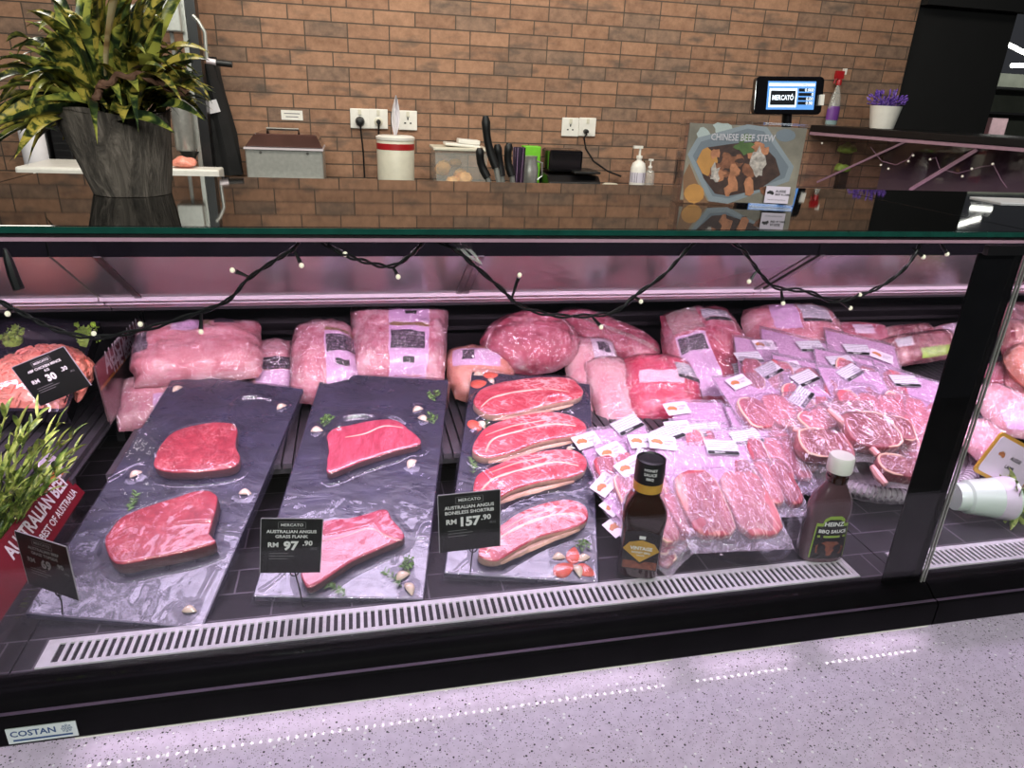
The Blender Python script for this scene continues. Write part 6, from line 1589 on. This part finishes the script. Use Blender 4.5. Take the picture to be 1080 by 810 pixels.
def mince(px, r, label, seed):
    p = Mmi @ MP.hit(px, .0)
    m = MB(); rnd = random.Random(seed); off = Vector((seed, 2, 1))
    def fn(u_, v_):
        a_ = 2*PI*u_; b_ = PI/2*v_; d = Vector((math.cos(b_)*math.cos(a_), math.cos(b_)*math.sin(a_), math.sin(b_)))
        k = 1+.10*noise.noise(d*3+off)+.06*noise.noise(d*11+off)+.03*noise.noise(d*26+off)
        return (d.x*r*k, d.y*r*.98*k, d.z*r*.62*k)
    m.grid(fn, 60, 24)
    for k in range(190):
        a_ = rnd.uniform(0, 2*PI); b_ = rnd.uniform(.15, 1.3); d = Vector((math.cos(b_)*math.cos(a_), math.cos(b_)*math.sin(a_), math.sin(b_)))
        c = Vector((d.x*r*1.0, d.y*r*.98, d.z*r*.62)); tg = d.cross(Vector((rnd.uniform(-1, 1), rnd.uniform(-1, 1), rnd.uniform(-1, 1)))).normalized()
        m.tube([c-tg*.012, c-tg*.004+d*.003, c+tg*.006+d*.003, c+tg*.014], [.0016, .0032, .0032, .0016], 6)
    return solo('mince_mound', m, M['mince'], label, 'mince', Mm @ Matrix.Translation((p.x, p.y, -.0165)), 'mince in the tray')
mince((42, 398), .098, 'large round mound of chicken mince behind the RM 30.30 tag', 3)
mince((-62, 398), .085, 'second mound of mince cut off by the left edge of the photo', 4)
def lettuce(px, label, seed, s=.028):
    p = Mmi @ MP.hit(px, .012); rnd = random.Random(seed); m = MB()
    for k in range(34):
        a_ = rnd.uniform(0, 2*PI); r = rnd.uniform(.1, 1)*s
        c = Vector((r*math.cos(a_), r*math.sin(a_), rnd.uniform(0, .024)))
        leaf(m, c, c+Vector((rnd.uniform(-.012, .012), rnd.uniform(-.012, .012), rnd.uniform(0, .010))), .013, .003, 0, rnd.uniform(-1, 1), .3)
    m.merge(lump(s*.7, s*.7, .016, .3, 4, seed))
    solo('curly_lettuce', m, M['lettuce'], label, 'lettuce', Mm @ Matrix.Translation((p.x, p.y, -.0085)), 'lettuce in the mince tray')
lettuce((10, 352), 'curly lettuce at the upper left of the mince', 1)
lettuce((90, 352), 'curly lettuce at the upper right of the mince', 2)
lettuce((4, 412), 'curly lettuce at the lower left of the mince', 3, .016)
part('cling_film', MB().grid(mfilm, 30, 30), M['cling'], mt, ang=180)

gb = Vector((-.64, 1.14, .7485))
gp = thing('artificial_grass', 'clump of leafy light green artificial grass at the left edge', 'plant', Matrix.Translation(gb))
gm = MB(); rnd = random.Random(11)
tips = [(75, 462), (60, 450), (40, 440), (30, 455), (68, 485), (58, 500), (78, 478), (20, 450), (5, 440), (70, 495), (45, 470), (50, 520), (25, 500), (10, 480), (35, 525), (60, 470), (15, 520), (-10, 470), (-15, 510), (40, 500)]
for i, tpx in enumerate(tips):
    tp = ony(tpx, rnd.uniform(1.06, 1.22))-gb
    bs = Vector((rnd.uniform(-.03, .03), rnd.uniform(-.03, .03), .01))
    pts = [bs.lerp(tp, f)+Vector((0, 0, .03*4*f*(1-f))) for f in [k/8 for k in range(9)]]
    gm.tube(pts, .0014, 5)
    for k in range(2, 9):
        for sd in (-1, 1):
            d = (pts[k]-pts[k-1]).normalized(); sv = d.cross(Vector((0, 0, 1)))
            sv = sv.normalized() if sv.length > 1e-3 else Vector((1, 0, 0))
            tipp = pts[k]+d*.026+sv*sd*.018+Vector((0, 0, rnd.uniform(-.008, .014)))
            leaf(gm, pts[k], tipp, .0085, .003, 0, rnd.uniform(-1, 1))
part('leaves', gm, M['grassleaf'], gp, ang=80)
part('base_block', MB().lathe([(.05, 0), (.055, .01), (.04, .018)], 20), M['black_plastic'], gp)

# ================================================================ right module: racks, lamb card, pot lying on its side
RK = slope_plane(1.45, .90, .55)
pack((1052, 352), (1120, 360), (1085, 392), (1085, 322), RK, .04, .035, 'dark lamb rack at the right edge, upper of the two', 'lamb', 41, name='lamb_rack', rnd=.15, group='lamb racks')
pack((1056, 372), (1130, 400), (1085, 415), (1098, 345), RK, .06, .035, 'pink lamb rack at the right edge with rib stripes', 'bagmeat', 42, name='lamb_rack', rnd=.15, group='lamb racks')
pack((1040, 400), (1110, 405), (1072, 420), (1075, 385), RK, .03, .035, 'dark pink pack just right of the glass post', 'tender', 43, rnd=.3)
pack((1062, 388), (1130, 395), (1095, 415), (1095, 366), RK, .085, .04, 'smooth round pink cut at the right edge', 'sausage', 44, rnd=.5)
pack((1032, 432), (1120, 440), (1075, 462), (1078, 408), RK, .02, .04, 'long pale pack right of the glass post, with a dark label', 'palepack', 45, patches=[(.1, .8, -.25, .1, 'black_ink', 'black_label', 'dark label'), (-.8, .9, -.9, -.3, 'lilac', 'pack_print', 'lilac film')], rnd=.25)
pack((1015, 470), (1060, 465), (1034, 498), (1044, 440), PP, .03, .025, 'pink cut in film between the glass post and the lamb card', 'palepack', 46, rnd=.3)
lc_ = [ony(p, 1.08) for p in ((1048, 458), (1092, 482), (1084, 520), (1040, 495))]
c = sum(lc_, Vector())/4; u = lc_[1]-lc_[0]; v = lc_[0]-lc_[3]; n = u.cross(v).normalized()
Mx = frame(c, u, n); w, h = u.length, v.length
t = thing('lamb_card', 'tilted white card with a brown map logo at the right edge', 'sign', Mx)
m = MB().prism(rrect(w, h, .008), -.0015, 0)
aus(m, .011, 1, Matrix.Translation((-w*.28, h*.1, .0005)))
m.merge(text_mb('AUSSIE', .0115, 'LEFT', .02, 2), Matrix.Translation((-w*.08, h*.12, .0006)))
m.merge(text_mb('LAMB', .0115, 'LEFT', .02, 2), Matrix.Translation((-w*.08, -h*.12, .0006)))
part('card', m, [M['sticker'], M['map'], M['dark_ink']], t, smooth=False, label='white card with a brown map logo')
part('backing_card', MB().prism(rrect(w*1.08, h*1.18, .01), -.006, -.002), M['gold'], t, smooth=False, label='olive yellow backing card')
part('card_stand', MB().bb(-w*.3, w*.3, -h*.62, -h*.595, -.03, .0), M['acrylic'], t, smooth=False)
# pale pot on its side
pa_, pb_ = onz((1018, 545), .80), onz((1090, 555), .80)
ax = Vector((1, -.20, 0)).normalized()
r0, r1 = .036, .047
pot0 = onz((1016, 536), .7505+r0)
Mx = Matrix.Translation((pot0.x, pot0.y+.03, .7490+r1+.001)) @ Matrix.Rotation(-.20, 4, 'Z') @ Matrix.Rotation(PI/2, 4, 'Y')
t = thing('ceramic_pot', 'pale green white pot lying on its side right of the glass post', 'plant pot', Mx)
part('pot_body', MB().lathe([(r0*.8, 0), (r0*.84, .003), (r0*.84, .022), (r0, .026), (r1, .115), (r1*1.02, .118), (r1*.95, .118), (r0*.9, .03)], 36), M['mugwhite'], t)
sp_ = MB(); rnd = random.Random(5)
part('dotted_band', MB().lathe([(r0+(r1-r0)*.66+.0005, .085), (r1+.0008, .114)], 36), M['pinkprint_dots'] if 'pinkprint_dots' in M else M['sticker'], t, label='pinkish dotted band near the rim')
lf = MB()
for k in range(26):
    a_ = rnd.uniform(0, 2*PI); b_ = Vector((.02*math.cos(a_), .02*math.sin(a_), .11))
    leaf(lf, b_, b_+Vector((.05*math.cos(a_), .05*math.sin(a_), rnd.uniform(-.02, .05))), .026, .008, 0, rnd.uniform(-.8, .8))
part('leaves', lf, M['grassleaf'], t, label='green leaves spilling from the rim')

# ================================================================ fairy lights inside the front glass
GL = .872
fl = thing('fairy_light_string', 'black wired fairy lights looped along the inside of the front glass', 'fairy lights', Matrix.Translation((0.2, GL, 1.38)))
o = Vector((0.2, GL, 1.38))
def gp_(p, dy=0.0): return ony(p, GL+dy)-o
def curve(pts, k=6):
    P = [gp_(p) for p in pts]; out = []
    for i in range(len(P)-1):
        p0, p1, p2, p3 = P[max(i-1, 0)], P[i], P[i+1], P[min(i+2, len(P)-1)]
        for j in range(k):
            t_ = j/k; out.append(.5*((2*p1)+(p2-p0)*t_+(2*p0-5*p1+4*p2-p3)*t_*t_+(3*p1-p0-3*p2+p3)*t_**3))
    return out+[P[-1]]
loops = [[(-12, 312), (0, 318), (30, 334), (60, 348), (100, 356), (150, 348), (200, 333), (240, 317), (262, 294), (290, 275), (310, 262), (318, 251)],
         [(318, 251), (340, 256), (362, 268), (385, 276), (412, 281), (432, 270), (446, 256), (450, 250)],
         [(450, 250), (478, 262), (500, 280), (530, 306), (548, 322), (580, 332), (620, 333), (650, 328), (672, 310), (700, 290), (722, 266), (738, 250)],
         [(738, 250), (762, 252), (782, 262), (800, 286), (818, 303), (850, 307), (880, 318), (905, 312), (932, 300), (955, 282), (968, 262), (974, 251)]]
for lp_ in loops:
    c = curve(lp_)
    A = [p+Vector((0, .0022*math.sin(i*.9), .0022*math.cos(i*.9))) for i, p in enumerate(c)]
    B = [p-Vector((0, .0022*math.sin(i*.9), .0022*math.cos(i*.9))) for i, p in enumerate(c)]
    part('wire', MB().tube(A, .0017, 6).tube(B, .0017, 6), M['wire_black'], fl)
bulbs = [((12, 322), (8, 331)), ((105, 356), (99, 352)), ((160, 346), (148, 342)), ((212, 330), (212, 350)), ((262, 292), (245, 285)), ((310, 263), (318, 280)), ((345, 258), (364, 268)), ((414, 281), (420, 292)), ((540, 314), (548, 290)), ((668, 312), (676, 318)), ((624, 333), (634, 345)), ((800, 284), (790, 297)), ((824, 305), (826, 320)), ((885, 317), (897, 325)), ((900, 314), (907, 311)), ((963, 262), (974, 271)), ((990, 252), (999, 268)), ((540, 250), (545, 252)), ((712, 250), (716, 253))]
for a_, b_ in bulbs:
    A, B = gp_(a_), gp_(b_); d = (B-A).normalized()
    lb = part('light_bulb', MB().merge(lump(.0031, .0031, .0034, 0, 1, 0, 8, 10, False), Matrix.Translation(B)), M['bulb'], fl)
    part('bulb_holder', MB().tube([A, A.lerp(B, .5)+Vector((0, .001, 0)), B-d*.004], [.0016, .0022, .0030], 7), M['wire_black'], lb)
p = [gp_(q_) for q_ in ((5, 262), (9, 275), (14, 290), (20, 305))]
part('wire_end', MB().tube(p, [.002, .005, .006, .006], 8), M['wire_black'], fl, label='dark taped wire end hanging straight')
part('wire_clip', MB().tube([gp_(q_) for q_ in ((470, 252), (482, 258), (494, 270), (508, 278), (500, 268), (486, 256))], .002, 6).box(tuple(gp_((489, 258))), (.02, .004, .012)), M['clear_plastic'], fl, label='crumpled clear tape')
# ================================================================ light
def area(name, loc_, size, sizey, energy, color, target=None, rot=None):
    L = bpy.data.lights.new(name, 'AREA'); L.shape = 'RECTANGLE'; L.size = size; L.size_y = sizey; L.energy = energy; L.color = color
    o = bpy.data.objects.new(name, L); COL.objects.link(o); o.location = loc_
    if target is not None:
        o.rotation_euler = (Vector(target)-Vector(loc_)).to_track_quat('-Z', 'Y').to_euler()
    return o
PINK = (1.0, .74, .96)
for xa, xb, k in ((X0, X1, 1.0), (X1, 2.4, .95), (-1.95, X0, .85)):
    xc = (xa+xb)/2
    a = area('case_lamp', (xc, .965, 1.3695), xb-xa-.06, .05, 7.6*k, PINK, (xc, 1.62, .95)); a.data.spread = math.radians(125)
    a = area('case_panel_lamp', (xc, 1.15, 1.3705), xb-xa-.06, .30, 3.0*k, (.86, .70, 1.0), (xc, 1.15, .8)); a.data.spread = math.radians(80)
area('corner_case_lamp', (2.2, 2.3, 1.38), .1, 1.6, 8, PINK, (2.2, 2.3, 0))
area('ceiling_lamp', (0.7, 2.35, 2.85), 3.2, .35, 50, (1.0, .93, .82), (0.7, 3.6, 1.2))
area('ceiling_lamp', (-1.2, 2.1, 2.85), .8, .5, 26, (1.0, .95, .85), (-.4, 1.6, 1.3))
area('ceiling_lamp', (.2, -.9, 2.8), 2.4, .3, 4, (1.0, .92, 1.0), (.2, .6, .7))
area('ceiling_lamp', (.1, -1.4, 2.6), 3.0, .08, 85, (.96, 1.0, .92), (.1, 1.2, 1.1))
area('shelf_fill_lamp', (6.3, 5.25, 2.3), 1.2, .1, 14, (1.0, 1.0, .93), (6.0, 5.9, 1.3))  # unseen fill added to lift the dark far shelves
w = bpy.data.worlds.new('room'); SC.world = w; w.use_nodes = True
w.node_tree.nodes['Background'].inputs[0].default_value = (.85, .88, 1.0, 1)
w.node_tree.nodes['Background'].inputs[1].default_value = .035

cam = bpy.data.cameras.new('camera'); co = bpy.data.objects.new('camera', cam); COL.objects.link(co)
cam.sensor_width = 36; cam.lens = FPX/1080*36; cam.clip_start = .02; cam.clip_end = 60
co.matrix_world = Matrix([[ROT[i][0], ROT[i][1], -ROT[i][2], CAM[i]] for i in range(3)]+[[0, 0, 0, 1]])
SC.camera = co
SC.view_settings.view_transform = 'Standard'; SC.view_settings.look = 'None'; SC.view_settings.gamma = 1; SC.view_settings.exposure = 0.0
SC.view_settings.use_curve_mapping = False
SC.cycles.max_bounces = 8; SC.cycles.transparent_max_bounces = 28; SC.cycles.caustics_reflective = False; SC.cycles.caustics_refractive = False
SC.cycles.sample_clamp_indirect = 6
